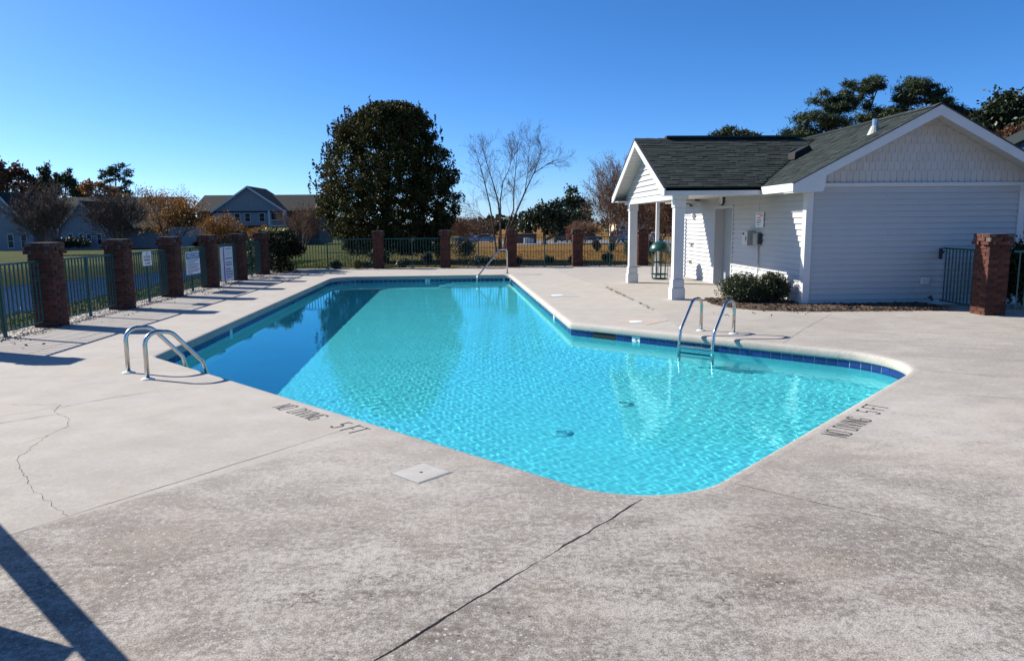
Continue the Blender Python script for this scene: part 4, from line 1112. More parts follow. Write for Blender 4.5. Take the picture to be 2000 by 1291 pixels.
# ------------------------------------------------------------------ planting
RNG = np.random.default_rng(3)
def strew(name, spots, n, spread, size, mat, flat, aspect, zr):
    P = np.concatenate([np.array([(x, y, 0.0)])+RNG.normal(size=(n, 3))*np.array([spread, spread*1.6, 0]) for x, y in spots]); P[:, 2] = RNG.uniform(*zr, len(P))
    V, Fq = leaves_np(P, size, RNG, flat, aspect); return tag(link_mesh(name, np_mesh(name, V, Fq, M[mat]), None), kind='stuff')
strew('joint_weeds', [(3.52+RNG.normal()*.01, RNG.uniform(13.6, 19.5)) for _ in range(34)], 10, .02, .022, 'lf_lime', .1, .22, (.005, .035))
strew('fallen_leaves', [(RNG.uniform(-7.2, -6.7), RNG.uniform(9.5, 28)) for _ in range(46)]+[(RNG.uniform(-6, 9), RNG.uniform(28.3, 28.95)) for _ in range(60)]+[(RNG.uniform(4.6, 6.2), RNG.uniform(13.2, 14.4)) for _ in range(16)], 3, .10, .026, 'lf_russet', .75, .5, (.004, .014))
def shrub(name, label, c, r, n, size, mat, group=None, stems=True, cat='shrub', lumps=9, flat=0.0):
    t = thing(name, label, cat, c, 0, group)
    C = np.array(c); cl = []
    for k in range(lumps):
        u_ = RNG.normal(size=3); u_ /= np.linalg.norm(u_); u_[2] = abs(u_[2])*.9
        cl.append((C+np.array([0, 0, r[2]*.42])+u_*np.array(r)*np.array([.62, .62, .50])*RNG.uniform(.5, 1), np.array(r)*RNG.uniform(.32, .48), n//lumps))
    foliage('foliage', cl, size, mat, t, RNG, flat)
    if stems:
        b = B()
        for k in range(7):
            a = 6.28*k/7; b.tube([C, C+np.array([math.cos(a)*r[0]*.4, math.sin(a)*r[1]*.4, r[2]*.45]), C+np.array([math.cos(a)*r[0]*.7, math.sin(a)*r[1]*.7, r[2]*.8])], [.018, .012, .005], 5)
        b.build('stem', M['bark'], t)
    return t
shrub('evergreen_bush', 'dark rounded evergreen bush in front of the porch wall', (5.74, 15.30, 0), (.64, .60, .60), 17000, .021, M['lf_bush'], 'bushes at the pool house corner', lumps=26)
shrub('evergreen_bush', 'lighter rounded evergreen bush nearest the white corner board', (6.22, 14.98, 0), (.52, .46, .57), 15000, .021, M['lf_bush'], 'bushes at the pool house corner', lumps=26)
# mulch bed along the wall
mb = B(); ring_o = [(5.15, 15.9), (5.0, 15.2), (5.15, 14.5), (5.6, 13.95), (6.4, 13.66), (7.4, 13.62), (8.6, 13.58), (9.15, 13.45), (9.15, 14.56), (6.69, 14.56), (6.69, 15.9)]
cen = (6.6, 14.35, .05)
nn_ = len(ring_o); mb.add([(x, y, .002) for x, y in ring_o]+[(cen[0]+(x-cen[0])*.8, cen[1]+(y-cen[1])*.75, .05) for x, y in ring_o]+[cen], [(i, (i+1) % nn_, nn_+(i+1) % nn_, nn_+i) for i in range(nn_)]+[(nn_+i, nn_+(i+1) % nn_, 2*nn_) for i in range(nn_)])
tag(mb.build('mulch_bed', M['mulch']), kind='structure')
def chips(name, n, mat, size, inside_poly, z, rng):
    P = []
    while len(P) < n:
        x, y = rng.uniform(4.9, 9.2), rng.uniform(13.1, 15.95)
        if inside(np.array([x]), np.array([y]), inside_poly)[0]: P.append((x, y, z+rng.uniform(0, .03)))
    V, Fq = leaves_np(np.array(P), size, rng, .8, .3); return tag(link_mesh(name, np_mesh(name, V, Fq, mat), None), kind='stuff')
chips('mulch_chips', 5200, M['mulch'], .035, offset(ring_o, .06), .03, RNG)
chips('leaf_litter', 500, M['lf_russet'], .03, offset(ring_o, .14), .045, RNG)

shrub('hedge', 'dark evergreen hedge added to darken the gap behind the turquoise gate', (10.75, 13.75, 0), (.75, .55, 1.2), 9000, .04, M['lf_vine'], None, lumps=24)  # made-up hedge fills in the shaded dark behind the gate
# ragged turf on the lawns beyond the fences
pts = []
for _ in range(15000):
    if RNG.uniform() < .7: x, y = RNG.uniform(-9, 15), 29.6+30*RNG.uniform()**1.6
    else: x, y = RNG.uniform(-9.9, -8.0), RNG.uniform(9, 40)
    pts.append((x, y, float(ground_h(x, y))+.02))
pts = np.array(pts)
for nm_, sel_, mt_ in (('turf', pts[:, 0] < RNG.normal(-2, 3, len(pts)), 'lf_turf'), ('dry_turf', None, 'lf_straw')):
    if sel_ is not None: keep_ = sel_
    P_ = pts[keep_] if nm_ == 'turf' else pts[~keep_]
    V, Fq = leaves_np(P_, .055, RNG, -.6, .3); tag(link_mesh(nm_, np_mesh(nm_, V, Fq, M[mt_]), None), kind='stuff')
hx = -6.95; hz = 28.35                                                     # vines over the fence corner
t = thing('vine_mass', 'thick dark vines covering the far left fence corner', 'vine', (-7.0, 28.2, 0))
cl = []
for k in range(46):
    cl.append(((RNG.uniform(-7.9, -6.75), RNG.uniform(27.0, 29.2), RNG.uniform(.1, 1.36)), (.26, .35, .26), 260))
for k in range(12): cl.append(((RNG.uniform(-7.8, -6.75), RNG.uniform(27.2, 29.1), 1.46), (.25, .3, .12), 90))
foliage('foliage', cl, .042, M['lf_vine'], t, RNG)
cl = [((RNG.uniform(-7.8, -6.8), RNG.uniform(27.1, 28.8), 1.57), (.22, .22, .06), 16) for k in range(9)]
tag(foliage('top_growth', cl, .05, M['lf_lime'], t, RNG), kind='stuff')
t = thing('fence_vine', 'green vine leaves climbing the fence right of the rules board', 'vine', (-7.5, 25.3, 0))
foliage('foliage', [((-7.5, RNG.uniform(24.4, 25.6), RNG.uniform(.25, 1.2)), (.07, .18, .16), 45) for k in range(30)], .045, M['lf_shrub'], t, RNG)
shs = [  # px base, py base, width px, height px, mat, label
    (655, 528, 34, 17, 'lf_shrub', 'small green shrub outside the fence, right of the vine corner'),
    (700, 528, 22, 20, 'lf_lime', 'yellow green shrub left of the pear tree pillar'),
    (718, 526, 34, 14, 'lf_shrub', 'low green shrub at the foot of the pear tree pillar'),
    (735, 522, 70, 36, 'lf_oak', 'dark mounded shrub behind the pear tree pillar'),
    (790, 524, 36, 17, 'lf_shrub', 'small dark shrub below the dark pear tree'),
    (835, 521, 34, 26, 'lf_oak', 'dark shrub left of the hedge pillar'),
    (855, 510, 28, 36, 'lf_lime', 'yellow green shrub left of the hedge pillar'),
    (900, 512, 78, 46, 'lf_shrub', 'large rounded green hedge bush behind the fence'),
    (945, 522, 78, 20, 'lf_oak', 'low dark groundcover shrub behind the pool handrail'),
    (1012, 521, 30, 19, 'lf_oak', 'dark low shrub right of the handrail pillar'),
    (1073, 519, 26, 20, 'lf_oak', 'round dark shrub on the open tan lawn'),
    (1116, 517, 14, 16, 'lf_oak', 'small dark shrub against the crape myrtle pillar'),
    (1186, 515, 30, 20, 'lf_oak', 'round dark shrub by the fence under the crape myrtle'),
    (1165, 492, 30, 22, 'lf_russet', 'brownish round shrub left of the crape myrtle trunks'),
    (1194, 493, 16, 18, 'lf_oak', 'dark round shrub right of the crape myrtle trunks'),
    (1226, 505, 22, 34, 'lf_shrub', 'upright green shrub left of the porch post'),
    (1272, 506, 20, 32, 'lf_oak', 'dark shrub between the porch pillar and the bin'),
    (1320, 512, 60, 40, 'lf_shrub', 'green shrub behind the litter bin'),
    (150, 505, 120, 22, 'lf_oak', 'long dark foundation hedge below the white house windows'),
    (388, 470, 26, 12, 'lf_oak', 'low shrub in front of the two storey house'),
    (55, 632, 46, 17, 'lf_shrub', 'low plant on the pond bank behind the first fence panel'),
]
for px, py, w, h_, mt, lb in shs:
    p = onG(px, py) if py > 520 or py < 514 else onG(px, py)
    if mt is None: continue
    if px == 150: p = Vector((onY(150, 480, 86).x, 86, lawn_z(86)))
    if px == 388: p = Vector((onY(388, 470, 100).x, 100, lawn_z(100)))
    if px == 55: p = Vector((-8.6, 12.6, -.25))
    k = p.y/F_PX; r_ = (w*k*.5, w*k*.5*(.6 if w < 100 else .3), h_*k)
    shrub('shrub', lb, p, r_, int(700+w*22), max(.035, .0011*p.y), M[mt], 'shrubs outside the pool fence', stems=w < 60, lumps=10)

# --- trees
def grow(b, p, d, L, r, lvl, kids, rng, tips, up=.25, jit=.16, ang=(22, 48), decay=.62, nseg=(7, 5, 4, 3), rmin=.002):
    p = np.array(p, float); d = np.array(d, float); d /= np.linalg.norm(d); k = 5 if lvl == 0 else 4
    path = [p]; dirs = [d]; q = p
    for i in range(k):
        d = d+rng.normal(size=3)*jit*.6+np.array([0, 0, up*.25]); d /= np.linalg.norm(d); q = q+d*L/k; path.append(q); dirs.append(d)
    last = lvl >= len(kids)
    b.tube(path, [max(rmin, r*(1-.72*i/k)) for i in range(k+1)], nseg[min(lvl, 3)], False)
    if last: tips.append((path[-1], d)); return
    for c in range(kids[lvl]):
        t_ = rng.uniform(.28, 1.0); i = min(int(t_*k), k-1); f = t_*k-i; base = path[i]+(path[i+1]-path[i])*f
        a = math.radians(rng.uniform(*ang)); x = np.cross(dirs[i], rng.normal(size=3)); x /= np.linalg.norm(x)
        nd_ = dirs[i]*math.cos(a)+x*math.sin(a)
        grow(b, base, nd_, L*decay*rng.uniform(.7, 1.15)*(1.1-.4*t_), max(.0025, r*.46*(1.15-.5*t_)), lvl+1, kids, rng, tips, up, jit, ang, decay, nseg, rmin)
def bare_tree(name, label, loc, stems, h, r, kids, mat, rng, lean=(8, 28), tipmat=None, tipn=0, tipsize=.05, group=None, up=.25, ang=(22, 48), cat='tree', tipspread=.12, frac=1.0, rmin=None):
    t = thing(name, label, cat, loc, 0, group, local=True); b = B(); tw = B(); tips = []
    for s_ in range(stems):
        a = 2*math.pi*(s_+rng.uniform(-.3, .3))/stems; l = math.radians(rng.uniform(*lean)) if stems > 1 else math.radians(3)
        d = (math.sin(l)*math.cos(a), math.sin(l)*math.sin(a), math.cos(l))
        base = (math.cos(a)*r*1.5*(stems > 1), math.sin(a)*r*1.5*(stems > 1), -.1)
        grow(b, base, d, h*rng.uniform(.55, .68), r*rng.uniform(.8, 1.1), 0, kids, rng, tips, up, ang=ang, rmin=rmin or .002)
    b.build('branches' if stems > 1 else 'trunk', mat, t)
    if tipmat and tipn:
        pts = []
        for p, d in tips:
            if rng.uniform() < frac: pts.append(p+rng.normal(size=(tipn, 3))*tipspread)
        P = np.concatenate(pts); V, Fq = leaves_np(P, tipsize, rng); link_mesh('leaves', np_mesh('leaves', V, Fq, tipmat), None, t)
    return t
def copy_tree(src, loc, rz, s_, label, group=None):
    c = src.copy(); COL.objects.link(c); c.location = loc; c.rotation_euler = (0, 0, rz); c.scale = (s_[0], s_[0], s_[1]) if isinstance(s_, tuple) else (s_, s_, s_); c['label'] = label
    if group: c['group'] = group
    for ch in src.children:
        d = ch.copy(); COL.objects.link(d); d.parent = c
    WORLD[c] = Vector((0, 0, 0)); return c
rngT = np.random.default_rng(21)
# big pear tree
def pear():
    Y = 37.0; base = Vector((onY(752, 505, Y).x, Y, lawn_z(Y)))
    t = thing('pear_tree', 'large dense dark egg shaped tree behind the far fence', 'tree', base)
    zt = onY(760, 198, Y).z; zb = 1.05; hw = (onY(898, 400, Y).x-onY(614, 400, Y).x)/2; cx = onY(757, 400, Y).x
    cl = []; lim = B()
    yy = [199, 206, 214, 225, 236, 250, 283, 306, 336, 371, 415, 445, 474, 488]
    xl = [774, 742, 708, 686, 668, 652, 640, 630, 615, 611, 611, 624, 646, 664]; xr = [788, 810, 826, 840, 850, 856, 868, 888, 898, 904, 900, 890, 872, 855]
    Zs = [onY(757, y_, Y).z for y_ in yy][::-1]; XL = [onY(x_, 340, Y).x for x_ in xl][::-1]; XR = [onY(x_, 340, Y).x for x_ in xr][::-1]
    lob = [(rngT.uniform(0, 6.28), rngT.uniform(Zs[0], Zs[-1]), rngT.uniform(.6, 1.0)) for _ in range(26)]
    while len(cl) < 1650:
        z = rngT.uniform(Zs[0]-.1, Zs[-1]-.20); a = rngT.uniform(0, 6.283); l_ = np.interp(z, Zs, XL); r_ = np.interp(z, Zs, XR); cx_ = (l_+r_)/2; hw_ = (r_-l_)/2
        rad = hw_*(rngT.uniform(.12, 1)**.5)-.16
        x_, y_ = cx_+rad*math.cos(a), Y+rad*math.sin(a)
        gap = min(math.hypot((a-la+3.14) % 6.28-3.14, (z-lz)*1.1)/ls for la, lz, ls in lob)
        if rad > hw_*.6 and .66 < gap < .84 and rngT.uniform() < .7: continue
        cl.append(((x_, y_, z), (.30, .30, .26), 62))
    for px_, py_ in ((704, 218), (699, 226), (710, 228), (727, 222), (777, 204), (789, 203), (768, 208), (802, 209), (815, 216), (665, 252), (642, 292), (862, 296), (848, 258)):
        c_ = onY(px_, py_, Y+rngT.uniform(-.6, .6)); cl.append(((c_.x, c_.y, c_.z-.12), (.16, .16, .30), 60))
    for k in range(150):
        z = rngT.uniform(Zs[0]+.4, Zs[-1]-.30); a = rngT.uniform(0, 6.283); l_ = np.interp(z, Zs, XL); r_ = np.interp(z, Zs, XR); cx_ = (l_+r_)/2; hw_ = (r_-l_)/2*rngT.uniform(.93, 1.05)
        cl.append(((cx_+hw_*math.cos(a), Y+hw_*math.sin(a), z+.2), (.07, .07, .26), 16))
    foliage('crown', cl, .064, M['lf_pear'], t, rngT, 0, .62)
    tips = []
    lim.tube([base-Vector((0, 0, .2)), (base.x, Y, 1.2), (cx, Y, 3.4), (cx+.2, Y, 6.2)], [.24, .19, .12, .03], 9)
    for k in range(14):
        a = k*2.4; z = 1.0+k*.3
        grow(lim, (base.x, Y, z), (math.cos(a), math.sin(a)*.9, 1.1), 2.1, .06, 0, (5, 4), rngT, tips)
    lim.build('trunk', M['bark'], t)
pear()
# birch-like bare tree with five stems: stems placed as in the photo
def birch():
    p = onG(977, 492); t = thing('birch_tree', 'tall bare multi stem tree with fine twigs against the sky', 'tree', p, 0, None)
    b = B(); tips = []; Y = p.y
    stems = [([(968, 495), (962, 440), (954, 390), (944, 345), (934, 305), (922, 268)], .10, 1.2), ([(974, 495), (976, 430), (972, 385), (963, 350), (948, 300), (937, 262)], .11, -.6),
             ([(978, 495), (977, 430), (976, 380), (982, 340), (996, 310), (1002, 270)], .09, -1.5), ([(982, 495), (990, 440), (1004, 400), (1005, 350), (1010, 300), (1013, 246)], .10, .8),
             ([(984, 495), (994, 445), (1012, 400), (1030, 358), (1046, 322), (1078, 300), (1100, 290)], .11, -.3), ([(1012, 402), (1028, 360), (1034, 320), (1036, 275), (1040, 246)], .055, -.2),
             ([(966, 470), (950, 425), (928, 405), (908, 390)], .05, .9), ([(1046, 322), (1058, 290), (1064, 262)], .04, -.4)]
    stems = [([(990+(x_-990)*.93, 495-(495-y_)*.90) for x_, y_ in q_], r_, d_) for q_, r_, d_ in stems]
    for px, r0, dy in stems:
        pts = [onY(x_, y_, Y+dy*k/(len(px)-1)*1.2) for k, (x_, y_) in enumerate(px)]; m_ = len(pts)
        if px[0][1] == 495: pts[0].z = p.z-.1
        b.tube(pts, [r0*.82*(1-.88*i/(m_-1)) for i in range(m_)], 7, False)
        for k in range(26 if m_ > 4 else 12):
            f = rngT.uniform(.30, 1)*(m_-1); i = min(int(f), m_-2); q = pts[i].lerp(pts[i+1], f-i); dd = (pts[i+1]-pts[i]).normalized()
            a = math.radians(rngT.uniform(22, 50)); x = dd.cross(Vector(rngT.normal(size=3))).normalized()
            grow(b, q, dd*math.cos(a)+x*math.sin(a), rngT.uniform(.8, 1.9)*(1.15-.35*f/(m_-1)), .012, 1, (0, 6, 4), rngT, tips, .16, .14, (20, 46), .62, rmin=.0034)
    b.build('branches', M['birch'], t)
    P = np.concatenate([np.array(q)+rngT.normal(size=(1, 3))*.05 for q, d in tips if rngT.uniform() < .05])
    V, Fq = leaves_np(P-np.array(p), .05, rngT); link_mesh('leaves', np_mesh('leaves', V, Fq, M['lf_russet']), None, t)
birch()
# crape myrtles: one built, others copied with their own labels
cr = bare_tree('crape_myrtle', 'big vase shaped crape myrtle with pale stems left of the porch', onG(1197, 489), 12, 7.0, .055, (8, 7, 5), M['crape'], rngT, (5, 22), M['lf_seed'], 2, .045, 'crape myrtle trees', ang=(14, 36), rmin=.0075)
cr2 = bare_tree('crape_myrtle', 'brown crape myrtle seen through the porch', onG(1282, 490), 9, 6.0, .06, (8, 7, 4), M['crape'], rngT, (8, 28), M['lf_russet'], 3, .06, 'crape myrtle trees', tipspread=.2, rmin=.009)
cr3 = bare_tree('crape_myrtle', 'grey bare crape myrtle rising behind the largest left pillar', Vector((onY(97, 470, 62).x, 62, lawn_z(62))), 11, 6.4, .055, (8, 7, 4), M['crape_dark'], rngT, (10, 36), M['lf_seed'], 2, .05, 'crape myrtle trees', rmin=.011)
bigs = 'crape myrtle trees'
def at(px, Y): return Vector((onY(px, 470, Y).x, Y, lawn_z(Y)))
copy_tree(cr3, at(228, 66), 1.1, (.95, 1.0), 'grey bare crape myrtle rising behind the pillar left of the notice', bigs)
copy_tree(cr2, at(1330, 52), 2.0, (1.1, 1.0), 'brown crape myrtle directly behind the litter bin', bigs)
copy_tree(cr2, at(592, 60), .6, (.62, .72), 'small brown crape myrtle left of the large pear tree', bigs)
copy_tree(cr2, at(920, 75), 2.9, (.9, .62), 'low brown tree between the pear tree and the bare birch', bigs)
copy_tree(cr3, at(1240, 70), 2.2, (1.0, 1.0), 'grey bare tree behind the porch gable', bigs)
copy_tree(cr2, at(1140, 85), 1.7, (.75, .55), 'low russet tree behind the crape myrtle pillar', bigs)
# autumn coloured ones
au = bare_tree('autumn_tree', 'orange and yellow leaved tree left of the two storey house', at(335, 80), 5, 6.6, .08, (7, 6, 3), M['bark'], rngT, (10, 30), M['lf_autumn'], 9, .10, 'autumn coloured trees', tipspread=.3)
copy_tree(au, at(432, 84), 2.0, (.82, .62), 'low orange brown tree in front of the two storey house', 'autumn coloured trees')
copy_tree(au, at(300, 95), 3.3, (.7, .7), 'small rusty tree beside the parked blue cars', 'autumn coloured trees')
copy_tree(au, at(510, 88), 4.0, (.45, .42), 'small dark ornamental tree before the house balcony', 'autumn coloured trees')
yl = bare_tree('autumn_tree', 'thin pale yellow treetop above the orange tree', at(345, 100), 4, 8.2, .08, (6, 6, 3), M['bark'], rngT, (6, 20), M['lf_yellow'], 4, .10, 'autumn coloured trees', tipspread=.25)

def clump_tree(name, label, Y, trunk, clumps, mat, size, dens, depth=1.0, group=None, tw=.12, flat=0.0, aspect=.3, barkm='bark', dz=0):
    """tree set out by crown clumps (photo px, py, rx, ry) at distance Y, each with its own depth"""
    k = Y/F_PX; p0 = onY(*trunk[0], Y); g = lawn_z(Y); base = Vector((p0.x, Y, g))
    t = thing(name, label, 'tree', base, 0, group)
    if 'pine' in name:
        clumps = clumps+[((a[0]+c[0])/2, (a[1]+c[1])/2+2, (a[2]+c[2])*.36, (a[3]+c[3])*.36) for a, c in zip(clumps[:-1], clumps[1:]) if math.hypot(a[0]-c[0], a[1]-c[1]) < 48]
    b = B(); path = [base-Vector((0, 0, .1))]+[onY(*q, Y) for q in trunk]; m_ = len(path)
    b.tube(path, [tw*(1-.75*i/(m_-1)) for i in range(m_)], 7); cl = []
    for px, py, rx, ry in clumps:
        c = onY(px, py, Y); c.y += RNG.uniform(-1, 1)*rx*k*1.3*depth
        near = min(path, key=lambda q: (q-c).length-.6*(c.z > q.z)); b.tube([near, (near+c)/2+Vector((0, 0, -.1)), c], [tw*.35, tw*.22, tw*.1], 5, False)
        n_ = int(dens*max(rx*ry, 30)); m2 = max(3, int(rx/7))
        for j in range(m2):
            o_ = RNG.normal(size=3)*np.array([rx*k*.5, rx*k*.5, ry*k*.42])
            cl.append((np.array(c)+o_, np.array((rx*k*.62, rx*k*.62, ry*k*.80)), max(12, int(n_*1.5)//m2)))
    b.build('trunk', M[barkm], t); foliage('crown', cl, size, mat, t, RNG, flat, aspect, True); return t
PG = 'pine trees behind the pool house'
clump_tree('pine_tree', 'leaning pine with layered dark clumps, left of the pipe vent', 52, [(1588, 300), (1605, 250), (1640, 195)],
           [(1650, 177, 20, 8), (1627, 190, 18, 9), (1608, 208, 24, 9), (1642, 213, 18, 8), (1658, 203, 12, 7), (1578, 228, 26, 10), (1602, 240, 28, 11), (1562, 255, 22, 10), (1632, 248, 30, 12), (1555, 268, 20, 8), (1600, 268, 30, 10), (1640, 272, 30, 10)], M['lf_pine'], .175, 2.6, group=PG, aspect=.16)
clump_tree('pine_tree', 'slender pine with bare leaning trunk above the pipe vent', 55, [(1682, 290), (1690, 240), (1706, 195), (1716, 168)],
           [(1716, 155, 18, 7), (1700, 163, 18, 8), (1686, 172, 12, 7), (1722, 170, 12, 7), (1675, 174, 10, 6), (1692, 183, 13, 6), (1672, 195, 14, 9), (1702, 212, 14, 7), (1738, 216, 18, 8), (1722, 228, 20, 9), (1690, 232, 22, 9)], M['lf_pine'], .175, 2.6, group=PG, aspect=.16)
clump_tree('pine_tree', 'broad topped pine rising behind the gable ridge', 54, [(1815, 290), (1812, 230), (1806, 180)],
           [(1802, 154, 26, 8), (1784, 164, 20, 9), (1822, 164, 20, 8), (1770, 178, 18, 9), (1810, 178, 34, 10), (1836, 184, 14, 8), (1760, 194, 14, 8), (1795, 198, 30, 8), (1832, 196, 18, 8), (1858, 202, 15, 8), (1872, 216, 18, 10), (1892, 224, 16, 10), (1800, 220, 50, 12), (1740, 222, 16, 9)], M['lf_pine'], .175, 2.7, group=PG, aspect=.16)
clump_tree('pine_tree', 'low row of dark pine tops above the porch roof', 85, [(1430, 330), (1428, 268)],
           [(1425, 257, 18, 8), (1402, 266, 20, 6), (1440, 268, 20, 6), (1456, 256, 11, 5), (1474, 266, 14, 5), (1388, 270, 12, 5)], M['lf_pine'], .3, 1.5, group=PG, aspect=.2)
clump_tree('evergreen_oak', 'big dark evergreen crown at the right picture edge', 48, [(1985, 420), (1985, 300)],
           [(1992, 198, 30, 20), (1965, 212, 26, 18), (1942, 232, 24, 18), (1985, 236, 36, 24), (1925, 255, 22, 16), (1960, 262, 34, 20), (2010, 225, 40, 30), (1935, 285, 30, 20), (2010, 275, 40, 25), (2040, 210, 40, 30)], M['lf_oak'], .16, 1.1, aspect=.55)
clump_tree('autumn_tree', 'golden brown bush crown below the evergreen at right edge', 42, [(1978, 430), (1978, 300)],
           [(1976, 262, 22, 14), (1958, 275, 20, 12), (1996, 258, 20, 14), (1985, 285, 30, 14)], M['lf_russet'], .10, 1.0, group='autumn coloured trees', aspect=.55)
clump_tree('pine_tree', 'tall open pine with flat tiers above the left houses', 150, [(225, 440), (226, 380), (226, 330)],
           [(229, 325, 12, 4), (214, 330, 10, 4), (203, 339, 13, 4), (246, 334, 9, 5), (241, 349, 9, 4), (256, 358, 11, 4), (193, 345, 9, 4), (236, 369, 15, 4), (252, 378, 12, 3), (216, 354, 9, 4), (226, 342, 10, 4)], M['lf_pine'], .5, 1.3, tw=.3, aspect=.2)
clump_tree('autumn_tree', 'reddish treetops at the far left edge behind the white house', 120, [(15, 420), (15, 350)],
           [(8, 334, 12, 12), (28, 332, 12, 12), (45, 345, 12, 12), (20, 352, 20, 12), (0, 350, 14, 14), (62, 352, 10, 12), (45, 365, 25, 10), (10, 372, 26, 10), (70, 374, 22, 9)], M['lf_russet'], .35, 1.0, group='autumn coloured trees', aspect=.5, tw=.3)
clump_tree('pine_tree', 'dark pointed pine between reddish trees and the open pine', 125, [(90, 430), (90, 340)],
           [(90, 330, 7, 8), (86, 343, 12, 9), (95, 348, 10, 8), (90, 360, 16, 10), (104, 365, 14, 9), (85, 376, 22, 8), (115, 378, 20, 8)], M['lf_pine'], .4, 1.5, tw=.3, aspect=.25)
clump_tree('pine_tree', 'pair of dark pine spires behind the left house ridge', 128, [(128, 430), (128, 350)],
           [(114, 345, 7, 8), (113, 356, 10, 9), (132, 340, 6, 8), (138, 350, 9, 9), (133, 362, 16, 10), (150, 366, 12, 8), (140, 378, 24, 9), (165, 382, 20, 8)], M['lf_pine'], .4, 1.5, tw=.3, aspect=.25)
clump_tree('autumn_tree', 'yellow brown tree below the tall open pine', 118, [(178, 430), (178, 370)],
           [(170, 362, 11, 8), (185, 366, 13, 9), (200, 372, 16, 9), (162, 374, 10, 8), (225, 384, 20, 7), (245, 388, 14, 6)], M['lf_autumn'], .3, 1.0, group='autumn coloured trees', aspect=.5, tw=.25)
clump_tree('live_oak', 'wide dark evergreen oak at the parking lot', 95, [(1063, 470), (1063, 430)],
           [(1075, 408, 26, 12), (1050, 415, 24, 12), (1100, 412, 24, 12), (1030, 425, 22, 12), (1120, 425, 22, 13), (1075, 432, 45, 14), (1045, 440, 34, 10), (1110, 442, 30, 11), (1140, 438, 18, 12), (1012, 436, 16, 10)], M['lf_oak'], .24, 1.0, aspect=.55, tw=.35)
clump_tree('pine_tree', 'rounded dark treetop right of the oak at the parking lot', 110, [(1118, 460), (1118, 390)],
           [(1120, 378, 12, 9), (1112, 392, 14, 10), (1128, 395, 16, 12), (1098, 398, 16, 9), (1145, 405, 18, 12), (1130, 412, 22, 12)], M['lf_oak'], .26, 1.0, aspect=.5, tw=.3)
# far wood along the horizon: nobody could count these
w = thing('far_wood', None, None, (0, 210, -1.9)); tag(w, 'distant dark line of woods along the horizon', kind='stuff')
cl = []
for k in range(420):
    x = RNG.uniform(-260, 260); cl.append(((x, RNG.uniform(200, 225), -1.2+RNG.uniform(0, 3.6)+.8*math.sin(x*.09)), (3.2, 2.0, 1.7), 60))
tag(foliage('far_wood_foliage', cl, .8, M['lf_oak'], w, RNG, 0, .6), kind='stuff')

# ------------------------------------------------------------------ far houses
def win(parent, x, y, z, w_, h_, mat='glass_far', frame=True):
    """window on a wall facing -y"""
    f = B(); f.box(x-w_/2-.07, y-.04, z-.07, x+w_/2+.07, y-.001, z+h_+.07); fo = f.build('window', M['trim'], parent)
    B().box(x-w_/2, y-.05, z, x+w_/2, y-.041, z+h_/2-.02).build('pane', M[mat], fo); B().box(x-w_/2, y-.05, z+h_/2+.02, x+w_/2, y-.041, z+h_).build('pane', M[mat], fo)
def gable_roof(b, x0, x1, y0, y1, ze, zr, axis, over=.35, th=.14):
    if axis == 'y':       # ridge along y, gable faces -y
        xm = (x0+x1)/2; s_ = (zr-ze)/((x1-x0)/2)
        for sg in (-1, 1):
            xe = (x0 if sg < 0 else x1)+sg*over; zz = ze-over*s_
            b.prism([(xm, zr), (xe, zz), (xe, zz+th), (xm, zr+th)], 'y', y0-over, y1+over)
    else:
        ym = (y0+y1)/2; s_ = (zr-ze)/((y1-y0)/2)
        for sg in (-1, 1):
            ye = (y0 if sg < 0 else y1)+sg*over; zz = ze-over*s_
            b.prism([(ym, zr), (ye, zz), (ye, zz+th), (ym, zr+th)], 'x', x0-over, x1+over)
# white one storey house (two gables) at left
def left_house():
    Y = 88.0; g = lawn_z(Y); k = Y/F_PX
    t = thing('bungalow', 'long white single storey house with two front gables at left', 'house', (onY(120, 470, Y).x, Y, g))
    X = lambda px, Yq=Y: onY(px, 450, Yq).x
    Z = lambda py, px=100, Yq=Y: onY(px, py, Yq).z
    zr = Z(391, 160); ze = Z(445, 200)
    b = B(); b.box(X(-80), Y+4, g, X(300), Y+14, ze); b.build('wall', M['wall_far'], t)
    r_ = B(); gable_roof(r_, X(-80), X(298), Y+3, Y+15, ze, zr+.5, 'x', .3); ro = r_.build('roof', M['roof_far'], t)
    for a, c in ((119, 207), (-62, 64)):
        x0, x1 = X(a), X(c); zp = Z(393, 160) if a > 0 else Z(374, 0)
        b = B(); b.prism([(x0, g), (x1, g), (x1, ze), ((x0+x1)/2, zp-.2), (x0, ze)], 'y', Y, Y+8); b.build('gable_wing', M['wall_far'], t)
        r_ = B(); gable_roof(r_, x0, x1, Y, Y+9, ze, zp-.1, 'y', .35); r_.build('roof', M['roof_far'], ro.parent)
        for sg in (-1, 1):
            xe = x0-.35 if sg < 0 else x1+.35; xm = (x0+x1)/2; s_ = (zp-.1-ze)/((x1-x0)/2); B().bar((xm, Y-.36, zp-.12), (xe, Y-.36, ze-.35*s_-.02), .05, .22).build('rake_board', M['trim'], t)
    for px in (137, 158, 173, 193): win(t, X(px), Y-.002, Z(477, px), .42, 1.15)
    b = B(); b.box(X(64)+.01, Y+2.5, g, X(119)-.01, Y+4.1, ze); b.build('link_wall', M['wall_far'], t)
    for px in (19, 45): win(t, X(px), Y-.002, Z(484, px), .55, 1.5)
left_house()
